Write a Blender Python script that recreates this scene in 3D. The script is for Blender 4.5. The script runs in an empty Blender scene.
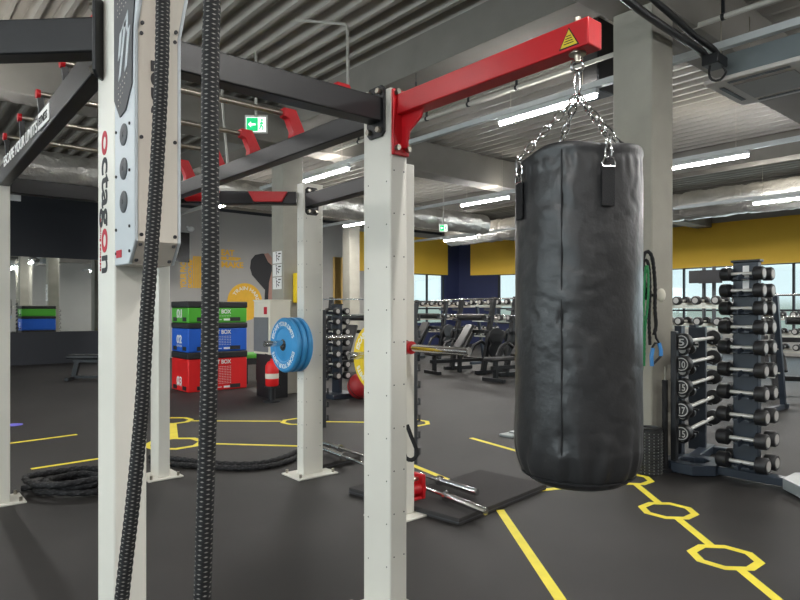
import bpy, math, random
from mathutils import Vector, Matrix, noise
random.seed(7)
C = bpy.context.scene.collection
R = math.radians
FPX, EYE, HOR = 626.0, 1.45, 310.0
SY, CY_ = 0.6461, 0.7632            # the gym grid is turned 40.25 degrees from the view
PI = math.pi

def W(px, Z):                        # plan position seen in column px at depth Z
    X = (px-400)/FPX*Z
    return (CY_*X+SY*Z, -SY*X+CY_*Z)
def P(px, py, Z):
    x, y = W(px, Z)
    return Vector((x, y, EYE-(py-HOR)/FPX*Z))
def F(px, py, h=0.0):
    Z = (EYE-h)*FPX/(py-HOR)
    x, y = W(px, Z)
    return Vector((x, y, h))
def on_u(px, py, u):                 # point on a wall of constant y=u
    t = (px-400)/FPX
    v = (SY*u+t*CY_*u)/(CY_-t*SY)
    Z = SY*v+CY_*u
    return Vector((v, u, EYE-(py-HOR)/FPX*Z))

# ------------------------------------------------------------------ materials
def lin(c):
    return tuple(((x/255)/12.92 if x/255 <= .04045 else ((x/255+.055)/1.055)**2.4) for x in c)
_m = {}
def mat(name, col, rough=.5, metal=0, bump=0, bscale=60, var=0, vscale=8, spec=.5, emit=0, coat=0):
    if name in _m: return _m[name]
    m = bpy.data.materials.new(name); m.use_nodes = True
    nt = m.node_tree; b = nt.nodes['Principled BSDF']
    c = lin(col)+(1,)
    b.inputs['Base Color'].default_value = c
    b.inputs['Roughness'].default_value = rough
    b.inputs['Metallic'].default_value = metal
    b.inputs['Specular IOR Level'].default_value = spec
    if coat: b.inputs['Coat Weight'].default_value = coat
    tc = nt.nodes.new('ShaderNodeTexCoord')
    n = nt.nodes.new('ShaderNodeTexNoise'); n.inputs['Scale'].default_value = vscale; n.inputs['Detail'].default_value = 5
    nt.links.new(tc.outputs['Object'], n.inputs['Vector'])
    v = var if var else .04
    mr = nt.nodes.new('ShaderNodeMapRange')
    mr.inputs['From Min'].default_value = .3; mr.inputs['From Max'].default_value = .7
    mr.inputs['To Min'].default_value = 1-v; mr.inputs['To Max'].default_value = 1+v
    nt.links.new(n.outputs['Fac'], mr.inputs['Value'])
    mx = nt.nodes.new('ShaderNodeVectorMath'); mx.operation = 'SCALE'
    mx.inputs[0].default_value = c[:3]
    nt.links.new(mr.outputs['Result'], mx.inputs['Scale'])
    nt.links.new(mx.outputs['Vector'], b.inputs['Base Color'])
    if bump:
        n2 = nt.nodes.new('ShaderNodeTexNoise'); n2.inputs['Scale'].default_value = bscale; n2.inputs['Detail'].default_value = 4
        nt.links.new(tc.outputs['Object'], n2.inputs['Vector'])
        bp = nt.nodes.new('ShaderNodeBump'); bp.inputs['Strength'].default_value = bump; bp.inputs['Distance'].default_value = .01
        nt.links.new(n2.outputs['Fac'], bp.inputs['Height']); nt.links.new(bp.outputs['Normal'], b.inputs['Normal'])
    if emit:
        b.inputs['Emission Color'].default_value = c; b.inputs['Emission Strength'].default_value = emit
    _m[name] = m
    return m

M = dict(
 rubber=mat('rubber_floor', (50,48,47), .6, 0, .25, 220, .16, 1.3, .3),
 white=mat('white_powder_coat', (228,226,216), .38, 0, .05, 300, .02, 3),
 black=mat('black_powder_coat', (25,26,29), .4, 0, .04, 300, .08, 5),
 navy=mat('dark_navy_steel', (42,50,61), .4, 0, .03, 200, .06, 5),
 red=mat('red_powder_coat', (200,24,34), .36, 0, .03, 200, .05, 5),
 chrome=mat('chrome', (205,205,205), .16, 1, 0),
 steel=mat('brushed_steel', (190,184,172), .3, 1, 0),
 leather=mat('black_vinyl', (46,46,47), .36, 0, .12, 60, .1, 6, .5),
 web=mat('black_webbing', (24,24,26), .8, 0, .3, 400),
 conc=mat('concrete', (161,158,147), .8, 0, .2, 30, .1, 2.2, .3),
 concd=mat('concrete_beam', (138,134,127), .85, 0, .15, 20, .1, 1.5, .3),
 deck=mat('galvanised_deck', (172,168,160), .5, .1, .03, 40, .06, 1.5),
 grey=mat('grey_wall_paint', (166,164,160), .8, 0, .05, 90, .03, 1),
 char=mat('charcoal_paint', (44,46,52), .7, 0, .05, 60, .05, 1),
 navyw=mat('navy_wall_paint', (36,44,82), .7, 0, .05, 60, .05, 1),
 yellow=mat('yellow_panel', (242,196,62), .6, 0, .03, 60, .03, 1),
 ylw=mat('yellow_floor_paint', (240,222,60), .6, 0, .1, 90, .07, 9),
 foil=mat('foil_insulation', (214,211,204), .34, .8, 1.6, 22, .12, 3),
 tube=mat('lamp_tube', (246,247,250), .4, 0, emit=85),
 beige=mat('beige_powder_coat', (205,198,186), .42, 0, .03, 200, .03, 4),
 bluegrey=mat('cool_lit_housing', (196,203,207), .42, 0, .03, 200, .03, 4),  # cool daylight cast on the machine's side put into the colour
 darkgrey=mat('dark_grey_plastic', (62,65,69), .5, 0, .1, 200, .05, 5),
 blueplate=mat('blue_rubber', (62,152,212), .45, 0, .06, 150, .04, 5),
 yelplate=mat('yellow_rubber', (240,206,30), .45, 0, .06, 150, .04, 5),
 ink=mat('white_print', (240,240,238), .6),
 inkb=mat('black_print', (28,28,32), .6),
 inkr=mat('red_print', (190,30,50), .6),
 inky=mat('yellow_print', (226,176,52), .7),
 green=mat('green_vinyl', (78,176,48), .5, 0, .05, 60, .04, 4),
 blue=mat('blue_vinyl', (24,96,206), .5, 0, .05, 60, .04, 4),
 redv=mat('red_vinyl', (226,28,30), .5, 0, .05, 60, .04, 4),
 blackv=mat('black_vinyl_lid', (36,36,38), .6, 0, .1, 60, .05, 4),
 cab=mat('cream_cabinet_paint', (226,222,206), .5, 0, 0, var=.02),
 greybox=mat('grey_door_paint', (118,120,124), .5),
 skin=mat('printed_skin', (168,130,118), .8),
 channel=mat('light_grey_channel', (196,200,200), .45),
 acw=mat('grey_white_plastic', (206,200,194), .5),
 galv=mat('galvanised_box', (120,128,130), .45, .3),
 pipe=mat('cream_pipe', (190,187,178), .5),
 mirror=mat('mirror_glass', (222,226,226), .02, 1, 0, var=.001),
 exitg=mat('exit_green', (22,178,108), .5, emit=1.0),
 exitw=mat('exit_white', (235,250,240), .5, emit=1.2),
 warn=mat('warning_yellow', (226,206,50), .5),
 bandg=mat('green_tubing', (22,120,64), .4),
 handleb=mat('blue_handle', (70,140,205), .4),
 dumb=mat('black_rubber_head', (30,30,32), .45, 0, .08, 100, .08, 6),
 disc=mat('printed_silver_cap', (178,176,172), .45, .2),
 footg=mat('pale_grey_steel', (160,166,166), .42),
 mat_=mat('speckled_rubber_mat', (66,64,64), .85, 0, .5, 320, .3, 260, .25),
)

def rope_mat(name, tick, n, period):
    m = bpy.data.materials.new(name); m.use_nodes = True
    nt = m.node_tree; b = nt.nodes['Principled BSDF']; L = nt.links
    b.inputs['Roughness'].default_value = .75
    uv = nt.nodes.new('ShaderNodeUVMap'); sp = nt.nodes.new('ShaderNodeSeparateXYZ'); L.new(uv.outputs[0], sp.inputs[0])
    def mth(op, a, bb=None, val=None):
        q = nt.nodes.new('ShaderNodeMath'); q.operation = op; L.new(a, q.inputs[0])
        if bb is not None: L.new(bb, q.inputs[1])
        if val is not None: q.inputs[1].default_value = val
        return q.outputs[0]
    th = mth('MULTIPLY', sp.outputs[0], val=2*PI*n); s = mth('MULTIPLY', sp.outputs[1], val=2*PI/period)
    f1 = mth('SINE', mth('ADD', th, s)); f2 = mth('SINE', mth('SUBTRACT', th, s))
    mn = mth('MINIMUM', f1, f2)
    mk = nt.nodes.new('ShaderNodeMapRange'); mk.inputs['From Min'].default_value = .35; mk.inputs['From Max'].default_value = .6
    L.new(mn, mk.inputs['Value'])
    mx = nt.nodes.new('ShaderNodeMix'); mx.data_type = 'RGBA'
    mx.inputs['A'].default_value = lin((17,17,20))+(1,); mx.inputs['B'].default_value = lin(tick)+(1,)
    L.new(mk.outputs['Result'], mx.inputs['Factor']); L.new(mx.outputs['Result'], b.inputs['Base Color'])
    return m
ROPE = rope_mat('braided_rope', (128,127,122), 4, .0115)
ROPED = rope_mat('black_battle_rope', (52,52,54), 5, .06)

def window_glass():
    m = bpy.data.materials.new('window_glass'); m.use_nodes = True
    nt = m.node_tree; nt.nodes.clear()
    o = nt.nodes.new('ShaderNodeOutputMaterial'); t = nt.nodes.new('ShaderNodeBsdfTransparent'); t.inputs[0].default_value = (.92,.97,.97,1)
    g = nt.nodes.new('ShaderNodeBsdfGlossy'); g.inputs['Roughness'].default_value = .03
    x = nt.nodes.new('ShaderNodeMixShader'); x.inputs[0].default_value = .08
    nt.links.new(t.outputs[0], x.inputs[1]); nt.links.new(g.outputs[0], x.inputs[2]); nt.links.new(x.outputs[0], o.inputs[0])
    return m
GLASS = window_glass()

# ------------------------------------------------------------------ mesh helpers
ORG = {}
def basis(d):
    d = Vector(d).normalized()
    a = Vector((0,0,1)) if abs(d.z) < .9 else Vector((1,0,0))
    x = a.cross(d).normalized(); y = d.cross(x)
    return x, y, d
class MB:
    def __init__(s): s.v = []; s.f = []; s.uv = None
    def add(s, vs, fs):
        k = len(s.v); s.v += [Vector(p) for p in vs]; s.f += [[i+k for i in f] for f in fs]; return s
    def box(s, x0, x1, y0, y1, z0, z1):
        return s.add([(x0,y0,z0),(x1,y0,z0),(x1,y1,z0),(x0,y1,z0),(x0,y0,z1),(x1,y0,z1),(x1,y1,z1),(x0,y1,z1)],
                     [(0,3,2,1),(4,5,6,7),(0,1,5,4),(1,2,6,5),(2,3,7,6),(3,0,4,7)])
    def bar(s, a, b, w, h, up=(0,0,1)):   # rectangular bar from a to b; w sideways, h along up
        a = Vector(a); b = Vector(b); d = (b-a).normalized(); up = Vector(up)
        if abs(d.dot(up)) > .98: up = Vector((0,1,0))
        x = d.cross(up).normalized(); y = x.cross(d)
        vs = []
        for p in (a, b):
            for i, j in ((-1,-1),(1,-1),(1,1),(-1,1)): vs.append(p+x*i*w/2+y*j*h/2)
        return s.add(vs, [(0,1,2,3),(7,6,5,4),(0,4,5,1),(1,5,6,2),(2,6,7,3),(3,7,4,0)])
    def cyl(s, a, b, r, n=16, r2=None):
        a = Vector(a); b = Vector(b); x, y, d = basis(b-a); r2 = r if r2 is None else r2
        vs = [a+(x*math.cos(2*PI*i/n)+y*math.sin(2*PI*i/n))*r for i in range(n)]
        vs += [b+(x*math.cos(2*PI*i/n)+y*math.sin(2*PI*i/n))*r2 for i in range(n)]
        fs = [(i, (i+1) % n, n+(i+1) % n, n+i) for i in range(n)]
        return s.add(vs, fs+[tuple(range(n-1,-1,-1)), tuple(range(n,2*n))])
    def lathe(s, c, d, prof, n=24):       # prof: (along axis, radius)
        c = Vector(c); x, y, d = basis(d); vs = []
        for t, r in prof:
            vs += [c+d*t+(x*math.cos(2*PI*i/n)+y*math.sin(2*PI*i/n))*max(r, .0002) for i in range(n)]
        fs = []
        for k in range(len(prof)-1):
            fs += [(k*n+i, k*n+(i+1) % n, (k+1)*n+(i+1) % n, (k+1)*n+i) for i in range(n)]
        fs += [tuple(range(n-1,-1,-1)), tuple(range((len(prof)-1)*n, len(prof)*n))]
        return s.add(vs, fs)
    def prism(s, pts, off):               # polygon extruded by vector
        n = len(pts); off = Vector(off); pts = [Vector(p) for p in pts]
        fs = [tuple(range(n)), tuple(range(2*n-1, n-1, -1))]+[(i, n+i, n+(i+1) % n, (i+1) % n) for i in range(n)]
        return s.add(pts+[p+off for p in pts], fs)
    def ring(s, c, x, y, ro, ri, off, n=8, ph=.5):   # flat ring extruded
        c = Vector(c); x = Vector(x); y = Vector(y); off = Vector(off); vs = []
        for rr in (ro, ri):
            for o in (Vector((0,0,0)), off):
                for i in range(n):
                    a = 2*PI*(i+ph)/n; vs.append(c+x*math.cos(a)*rr+y*math.sin(a)*rr+o)
        fs = []
        for i in range(n):
            j = (i+1) % n
            fs += [(i,j,n+j,n+i),(2*n+i,3*n+i,3*n+j,2*n+j),(i,2*n+i,2*n+j,j),(n+i,n+j,3*n+j,3*n+i)]
        return s.add(vs, fs)
    def tube(s, pts, r, n=10, closed=False, wob=None, uv=False):
        pts = [Vector(p) for p in pts]; m = len(pts); vs = []; T = []
        for i in range(m):
            a = pts[(i-1) % m] if (closed or i) else pts[0]; b = pts[(i+1) % m] if (closed or i < m-1) else pts[-1]
            T.append((b-a).normalized())
        x, y, _ = basis(T[0]); L = 0; LL = []
        k = len(s.v)
        for i in range(m):
            x = (x-T[i]*x.dot(T[i])).normalized(); y = T[i].cross(x)
            if i: L += (pts[i]-pts[i-1]).length
            LL.append(L)
            for j in range(n):
                th = 2*PI*j/n; rr = r*(wob(th, L) if wob else 1)
                vs.append(pts[i]+(x*math.cos(th)+y*math.sin(th))*rr)
        fs = []; uvs = []
        for i in range(m if closed else m-1):
            i2 = (i+1) % m
            for j in range(n):
                j2 = (j+1) % n; fs.append((i*n+j, i*n+j2, i2*n+j2, i2*n+j))
                l2 = LL[i+1] if i+1 < m else LL[-1]+(pts[0]-pts[-1]).length
                uvs.append([(j/n, LL[i]), ((j+1)/n, LL[i]), ((j+1)/n, l2), (j/n, l2)])
        if not closed:
            fs += [tuple(range(n-1,-1,-1)), tuple(range((m-1)*n, m*n))]; uvs += [[(0,0)]*n]*2
        if uv: s.uv = (s.uv or [])+uvs
        return s.add(vs, fs)
    def sphere(s, c, r, n=16, sc=(1,1,1)):
        c = Vector(c); k = n//2; vs = []; fs = []
        for i in range(1, k):
            a = PI*i/k
            for j in range(n):
                b = 2*PI*j/n; vs.append(c+Vector((math.sin(a)*math.cos(b)*sc[0], math.sin(a)*math.sin(b)*sc[1], math.cos(a)*sc[2]))*r)
        vs += [c+Vector((0,0,r*sc[2])), c-Vector((0,0,r*sc[2]))]; t = len(vs)-2
        for i in range(k-2): fs += [(i*n+j, (i+1)*n+j, (i+1)*n+(j+1) % n, i*n+(j+1) % n) for j in range(n)]
        fs += [(t, j, (j+1) % n) for j in range(n)]+[(t+1, (k-2)*n+(j+1) % n, (k-2)*n+j) for j in range(n)]
        return s.add(vs, fs)
    def build(s, name, m, parent=None, bevel=0, smooth=True, origin=None):
        o0 = Vector((0,0,0))
        if parent is not None: o0 = ORG[parent.name]
        elif origin is not None: o0 = Vector(origin)
        me = bpy.data.meshes.new(name); me.from_pydata([tuple(p-o0) for p in s.v], [], s.f); me.update()
        if smooth:
            me.polygons.foreach_set('use_smooth', [True]*len(me.polygons)); me.set_sharp_from_angle(angle=R(38))
        if s.uv and len(s.uv) == len(me.polygons):
            ul = me.uv_layers.new(name='UVMap')
            for p, u in zip(me.polygons, s.uv):
                for li, q in zip(p.loop_indices, u): ul.data[li].uv = q
        me.materials.append(m)
        o = bpy.data.objects.new(name, me); C.objects.link(o)
        if parent is not None: o.parent = parent; ORG[o.name] = o0
        else: o.location = o0; ORG[o.name] = o0
        if bevel:
            b = o.modifiers.new('bevel', 'BEVEL'); b.width = bevel; b.segments = 2; b.limit_method = 'ANGLE'; b.angle_limit = R(50)
        return o
def tag(o, label, cat, group=None):
    o['label'] = label; o['category'] = cat
    if group: o['group'] = group
    return o
def struct(o, label=None):
    o['kind'] = 'structure'
    if label: o['label'] = label
    return o
def empty(name, loc, label, cat, group=None):
    o = bpy.data.objects.new(name, None); C.objects.link(o); o.location = loc; o.empty_display_size = .1
    ORG[o.name] = Vector(loc); return tag(o, label, cat, group)
def dup(root, loc, rz=0, label=None, group=None, scale=1):
    r = root.copy(); C.objects.link(r); r.location = loc; r.rotation_euler = (0,0,rz); r.scale = (scale,)*3
    if label: r['label'] = label
    if group: r['group'] = group
    ORG[r.name] = Vector((0,0,0))
    for ch in list(root.children):
        c = ch.copy(); C.objects.link(c); c.parent = r; ORG[c.name] = Vector((0,0,0))
        for g in ch.children:
            d = g.copy(); C.objects.link(d); d.parent = c
    return r
def text(s, o, xd, yd, size, m, parent, name='lettering', w=None, ext=.0012, bold=0.0, align='LEFT', arc=None):
    cu = bpy.data.curves.new(name, 'FONT'); cu.body = s; cu.size = size; cu.extrude = ext; cu.offset = bold; cu.align_x = align
    t = bpy.data.objects.new(name, cu); C.objects.link(t)
    dg = bpy.context.evaluated_depsgraph_get(); dg.update()
    me = bpy.data.meshes.new_from_object(t.evaluated_get(dg))
    bpy.data.objects.remove(t); bpy.data.curves.remove(cu)
    o = Vector(o); xd = Vector(xd).normalized(); yd = Vector(yd).normalized(); nd = xd.cross(yd)
    xs = [v.co.x for v in me.vertices]; sx = (w/(max(xs)-min(xs))) if w else 1
    o0 = ORG[parent.name]
    for v in me.vertices:
        x, y, z = v.co.x*sx, v.co.y, v.co.z
        if arc:
            rad, a0 = arc; a = a0-x/rad
            p = o+(xd*math.cos(a)+yd*math.sin(a))*(rad+y)+nd*z
        else: p = o+xd*x+yd*y+nd*z
        v.co = p-o0
    me.name = name; me.materials.clear(); me.materials.append(m)
    ob = bpy.data.objects.new(name, me); C.objects.link(ob); ob.parent = parent; ORG[ob.name] = o0
    return ob
def spline(pts, step):
    pts = [Vector(p) for p in pts]; P_ = [pts[0]*2-pts[1]]+pts+[pts[-1]*2-pts[-2]]; out = []
    for i in range(1, len(P_)-2):
        a, b, c, d = P_[i-1:i+3]; n = max(2, int((c-b).length/step))
        for k in range(n):
            t = k/n
            out.append(.5*((2*b)+(c-a)*t+(2*a-5*b+4*c-d)*t*t+(3*b-a-3*c+d)*t**3))
    out.append(pts[-1]); return out

# ------------------------------------------------------------------ the room
U1, V0, V1, U0, CEIL = 19.0, -9.0, 22.0, -9.0, 5.0
struct(MB().prism([(V0-.3,U0-.3,-.12),(V1+.3,U0-.3,-.12),(V1+.3,U1+.3,-.12),(V0-.3,U1+.3,-.12)], (0,0,.12)).build('floor', M['rubber'], smooth=False), 'charcoal rubber gym floor')
# corrugated deck: ribs run along y
mb = MB(); pitch = .28; x = V0-.3; prof = []
while x < V1+.4:
    prof += [(x, CEIL+.12), (x+.13, CEIL+.12), (x+.175, CEIL), (x+.235, CEIL)]; x += pitch
n = len(prof)
mb.add([(a, U0-.3, z) for a, z in prof]+[(a, U1+.3, z) for a, z in prof], [(i, n+i, n+i+1, i+1) for i in range(n-1)])
mb.add([(V0-.4,U0-.4,CEIL+.16),(V1+.5,U0-.4,CEIL+.16),(V1+.5,U1+.4,CEIL+.16),(V0-.4,U1+.4,CEIL+.16)], [(0,1,2,3)])
struct(mb.build('ceiling', M['deck'], smooth=False), 'ribbed grey metal deck ceiling')
# wall with the mirror and the mural (y = 19)
mb = MB(); mb.box(V0-.3, 6.05, U1, U1+.25, 2.86, CEIL+.1); mb.box(V0-.3, 6.05, U1-.04, U1+.25, 0, .86); mb.box(6.05, 19.4, U1-.01, U1+.25, 4.6, CEIL+.1)
mb.box(V0-.3, 6.05, U1+.05, U1+.25, .86, 2.86)
struct(mb.build('wall_back', M['char'], smooth=False), 'charcoal wall above and below the mirror')
mb = MB(); mb.box(V0, 6.05, U1-.01, U1+.04, .86, 2.86)
struct(mb.build('window_1', M['mirror'], smooth=False), 'wide wall mirror')  # mirror sheet set in the wall, no window opening here
wx0, wx1 = on_u(411, 300, U1).x, on_u(445, 300, U1).x
mb = MB(); mb.box(6.05, wx0, U1, U1+.25, 0, 4.6); mb.box(wx0, 19.4, U1, U1+.25, 2.93, 4.6)
struct(mb.build('wall_mural', M['grey'], smooth=False), 'grey painted wall with the mural')
mb = MB(); mb.box(wx1, 19.45, U1-.005, U1+.25, 0, 4.6); mb.box(wx0, wx1, U1, U1+.25, 0, .9); 
struct(mb.build('wall_corner', M['navyw'], smooth=False), 'navy painted wall at the far corner')
def window(i, a, b, z0, z1, nm):      # a,b plan points along a wall
    a = Vector(a); b = Vector(b); d = b-a; L = d.length; fr = MB()
    for k in range(nm+1):
        p = a+d*k/nm; fr.bar((p.x,p.y,z0), (p.x,p.y,z1), .07, .07)
    for z in (z0, z1, z0+(z1-z0)*.3): fr.bar((a.x,a.y,z), (b.x,b.y,z), .07, .06)
    f = struct(fr.build('window_%d' % i, M['char'], smooth=False), 'dark framed gym window')
    g = MB(); g.bar((a.x,a.y,(z0+z1)/2), (b.x,b.y,(z0+z1)/2), .012, z1-z0); g.build('pane', GLASS, f, smooth=False)
window(2, (wx0, U1+.1), (wx1, U1+.1), .9, 2.93, 2)
# angled wall and right wall
CA, CB = Vector((19.4, 19.0)), Vector((22.0, 12.5))
def wseg(mb, a, b, z0, z1, t=.22, side=1):
    a = Vector(a); b = Vector(b); d = (b-a).normalized(); nn = Vector((-d.y, d.x))*t*side
    mb.prism([(a.x,a.y,z0),(b.x,b.y,z0),(b.x+nn.x,b.y+nn.y,z0),(a.x+nn.x,a.y+nn.y,z0)], (0,0,z1-z0))
dW = CB-CA
p1, p2 = CA+dW*.26, CA+dW*.97
mb = MB(); wseg(mb, CA, p1, 0, 4.7); wseg(mb, p1, CB, 2.93, 4.7); wseg(mb, p1, p2, 0, .9); wseg(mb, p2, CB, 0, 2.93); wseg(mb, CA, CB, 4.7, 5.15)
struct(mb.build('wall_angled', M['navyw'], smooth=False), 'navy angled wall beside the far windows')
window(3, p1, p2, .9, 2.93, 3)
mb = MB(); mb.box(V1, V1+.22, U0, 12.5, 0, .8); mb.box(V1, V1+.22, U0, 12.5, 2.93, 5.15); mb.box(V1, V1+.22, 12.2, 12.5, .8, 2.93); mb.box(V1, V1+.22, U0, U0+.4, .8, 2.93)
struct(mb.build('wall_right', M['grey'], smooth=False), 'right window wall')
window(4, (V1+.1, U0+.4), (V1+.1, 12.2), .8, 2.93, 12)
# walls behind the camera
mb = MB(); mb.box(V0, V1, U0-.25, U0, 0, 5.15)
struct(mb.build('wall_front', M['grey'], smooth=False), 'plain grey wall behind the viewer')
mb = MB(); mb.box(V0-.25, V0, U0, U1, 0, .9); mb.box(V0-.25, V0, U0, U1, 3.6, 5.15); mb.box(V0-.25, V0, 13, U1, .9, 3.6); mb.box(V0-.25, V0, U0, -4, .9, 3.6)
struct(mb.build('wall_left', M['grey'], smooth=False), 'left window wall out of the picture')
window(5, (V0-.1, -4), (V0-.1, 13), .9, 3.6, 12)

# yellow panels above the windows
g = 'yellow panels above the windows'
a = on_u(353, 300, U1).x; b = on_u(447, 300, U1).x
tag(MB().box(a, b, U1-.05, U1-.012, 2.93, 4.41).build('wall_panel', M['yellow'], origin=(a, U1-.03, 2.93)), 'smaller yellow wall panel left of the navy corner strip', 'wall panel', g)
q1, q2 = CA+dW*.08, CA+dW*.985
mb = MB(); wseg(mb, q1, q2, 2.93, 4.41, .04, -1)
tag(mb.build('wall_panel', M['yellow'], origin=(q1.x, q1.y, 2.93)), 'yellow wall panel just left of the hanging bag', 'wall panel', g)
tag(MB().box(V1-.04, V1-.001, U0+.2, 12.45, 2.93, 4.41).build('wall_panel', M['yellow'], origin=(V1, 0, 2.93)), 'long yellow wall panel right of the concrete column', 'wall panel', g)

# concrete beams and columns
k = 1
for v in (5.65, 14.3, 18.6, -.8):
    struct(MB().box(v-.22, v+.22, U0, U1, 4.55, 5.05).build('trim_%d' % k, M['concd'], bevel=.01), 'concrete ceiling beam running lengthways'); k += 1
for u in (3.1, 9.7, 16.3, -3.5):
    struct(MB().box(V0, V1, u-.25, u+.25, 4.28, 4.9).build('trim_%d' % k, M['concd'], bevel=.01), 'concrete ceiling beam running crossways'); k += 1
def column(v, u, label, w=.4):
    o = MB().box(v-w/2, v+w/2, u-w/2, u+w/2, 0, 4.6).build('concrete_column', M['conc'], bevel=.015, origin=(v, u, 0))
    tag(o, label, 'column', 'concrete columns')
    return o
colG = column(5.68, 3.09, 'thick square concrete column directly behind the punching bag')
colP = column(5.61, 9.7, 'square concrete column with exercise charts beside the white cabinet')
column(5.65, 16.3, 'square concrete column behind the beige rope machine')
column(11.75, 16.3, 'distant square concrete column just left of the front white post')
column(6.6, -1.5, 'pale column seen only in the wall mirror')
column(6.9, -5.5, 'farthest pale column seen only in the wall mirror')

# ------------------------------------------------------------------ lamps, trunks
lamp_lab = {(6.5,4.1): 'bright white tube lamp crossing above the top of the punching bag chains', (6.5,9.1): 'white tube lamp just left of the front white post, level with its upper third',
 (6.5,14.0): 'small tube lamp glaring between the beige machine and the hanging rope', (10.9,4.1): 'white tube lamp right of the concrete column above the foil duct',
 (10.9,9.1): 'white tube lamp above the yellow panel left of the bag', (10.9,14.0): 'short distant tube lamp peeking out left of the front white post',
 (15.1,4.1): 'tube lamp at the right picture edge in front of the foil duct', (15.1,14.0): 'low distant tube lamp over the navy corner, beneath the exit sign level'}
tubes = []
for v in (-6.7, -2.2, 2.1, 6.5, 10.9, 15.1):
    us = (-6, -1) if v == 2.1 else (-6, -1, 4.1, 9.1, 14.0)
    for u in us:
        if v < 2 and u > 10: continue
        tubes.append((v, u))
tubes.append((.8, 8.4))
for v, u in tubes:
    lab = lamp_lab.get((v, u), 'white tube lamp outside the picture')
    zl = 3.86 if v == 15.1 else 4.0
    r = empty('tube_lamp', (v, u+.75, zl), lab, 'lamp', 'white tube lamps')
    MB().box(v-.035, v+.035, u, u+1.5, zl-.01, zl+.05).build('lamp_housing', M['channel'], r)
    MB().cyl((v, u+.02, zl-.03), (v, u+1.48, zl-.03), .03, 12).build('lamp_tube', M['tube'], r)
    for nm, e_, dz, rx in (('lamp_light', 42, -.075, 0), ('deck_fill_light', 10, .14, PI)):  # the upward-facing light is an added fill to brighten the deck
        ld = bpy.data.lights.new(nm, 'AREA'); ld.shape = 'RECTANGLE'; ld.size = .07; ld.size_y = 1.5; ld.energy = e_*(2.8 if v > 15 else 1.9 if u > 13 else 1); ld.color = (1, .955, .88)
        lo = bpy.data.objects.new(nm, ld); C.objects.link(lo); lo.parent = r; lo.location = (0, 0, dz); lo.rotation_euler = (rx,0,0)
    for dy in (.2, 1.3): MB().cyl((v, u+dy, zl+.05), (v, u+dy, CEIL+.01), .004, 6).build('hanging_wire', M['steel'], r)
for v, a, b in ((6.5, -8, 18.5), (10.9, -8, 18.5), (15.1, -8, 17.5)):
    lab = {6.5: 'pale grey cable channel above the air conditioner', 10.9: 'pale grey lamp channel over the middle of the hall', 15.1: 'pale grey lamp channel nearest the right windows'}[v]
    zc_ = 3.915 if v == 15.1 else 4.055
    mb = MB().box(v-.04, v+.04, a, b, zc_, zc_+.07)
    tag(mb.build('lamp_channel', M['channel'], origin=(v, a, 4.05)), lab, 'channel', 'lamp channels')

# ------------------------------------------------------------------ the rig
TOPZ, BT, BB = 2.485, 2.45, 2.335
rig = empty('training_rig', (1.92, 2.32, 0), 'large white and black octagonal pull-up rig with yellow and blue plate storage posts', 'training rig')
def slots(mb, v, u, z0, z1, n, nx=-1):
    pass
def post(name, v, u, wv, wu, h, plate=True, pv=.3, pu=.3):
    mb = MB().box(v-wv/2, v+wv/2, u-wu/2, u+wu/2, .012, h)
    p = mb.build(name, M['white'], rig, bevel=.008)
    if plate:
        f = MB().box(v-pv/2, v+pv/2, u-pu/2, u+pu/2, 0, .014).build('foot_plate', M['white'], p, bevel=.004)
        for i in (-1, 1):
            for j in (-1, 1): MB().cyl((v+i*(pv/2-.035), u+j*(pu/2-.035), .012), (v+i*(pv/2-.035), u+j*(pu/2-.035), .045), .012, 8).build('bolt', M['steel'], p)
    return p
pA = post('post', 1.89, 2.345, .10, .21, TOPZ)
pB = post('post', .69, 2.36, .11, .20, 2.95)
pC = post('post', 2.97, 4.74, .20, .11, 2.56, True, .40, .30)
pD = post('post', 1.93, 5.515, .10, .20, 2.50)
pE = post('post', .75, 5.55, .10, .20, 2.49)
pF = post('post', 2.85, 3.38, .20, .11, 2.48, True, .40, .30)
pH = post('post', -.35, 6.3, .10, .20, 2.46)
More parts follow.
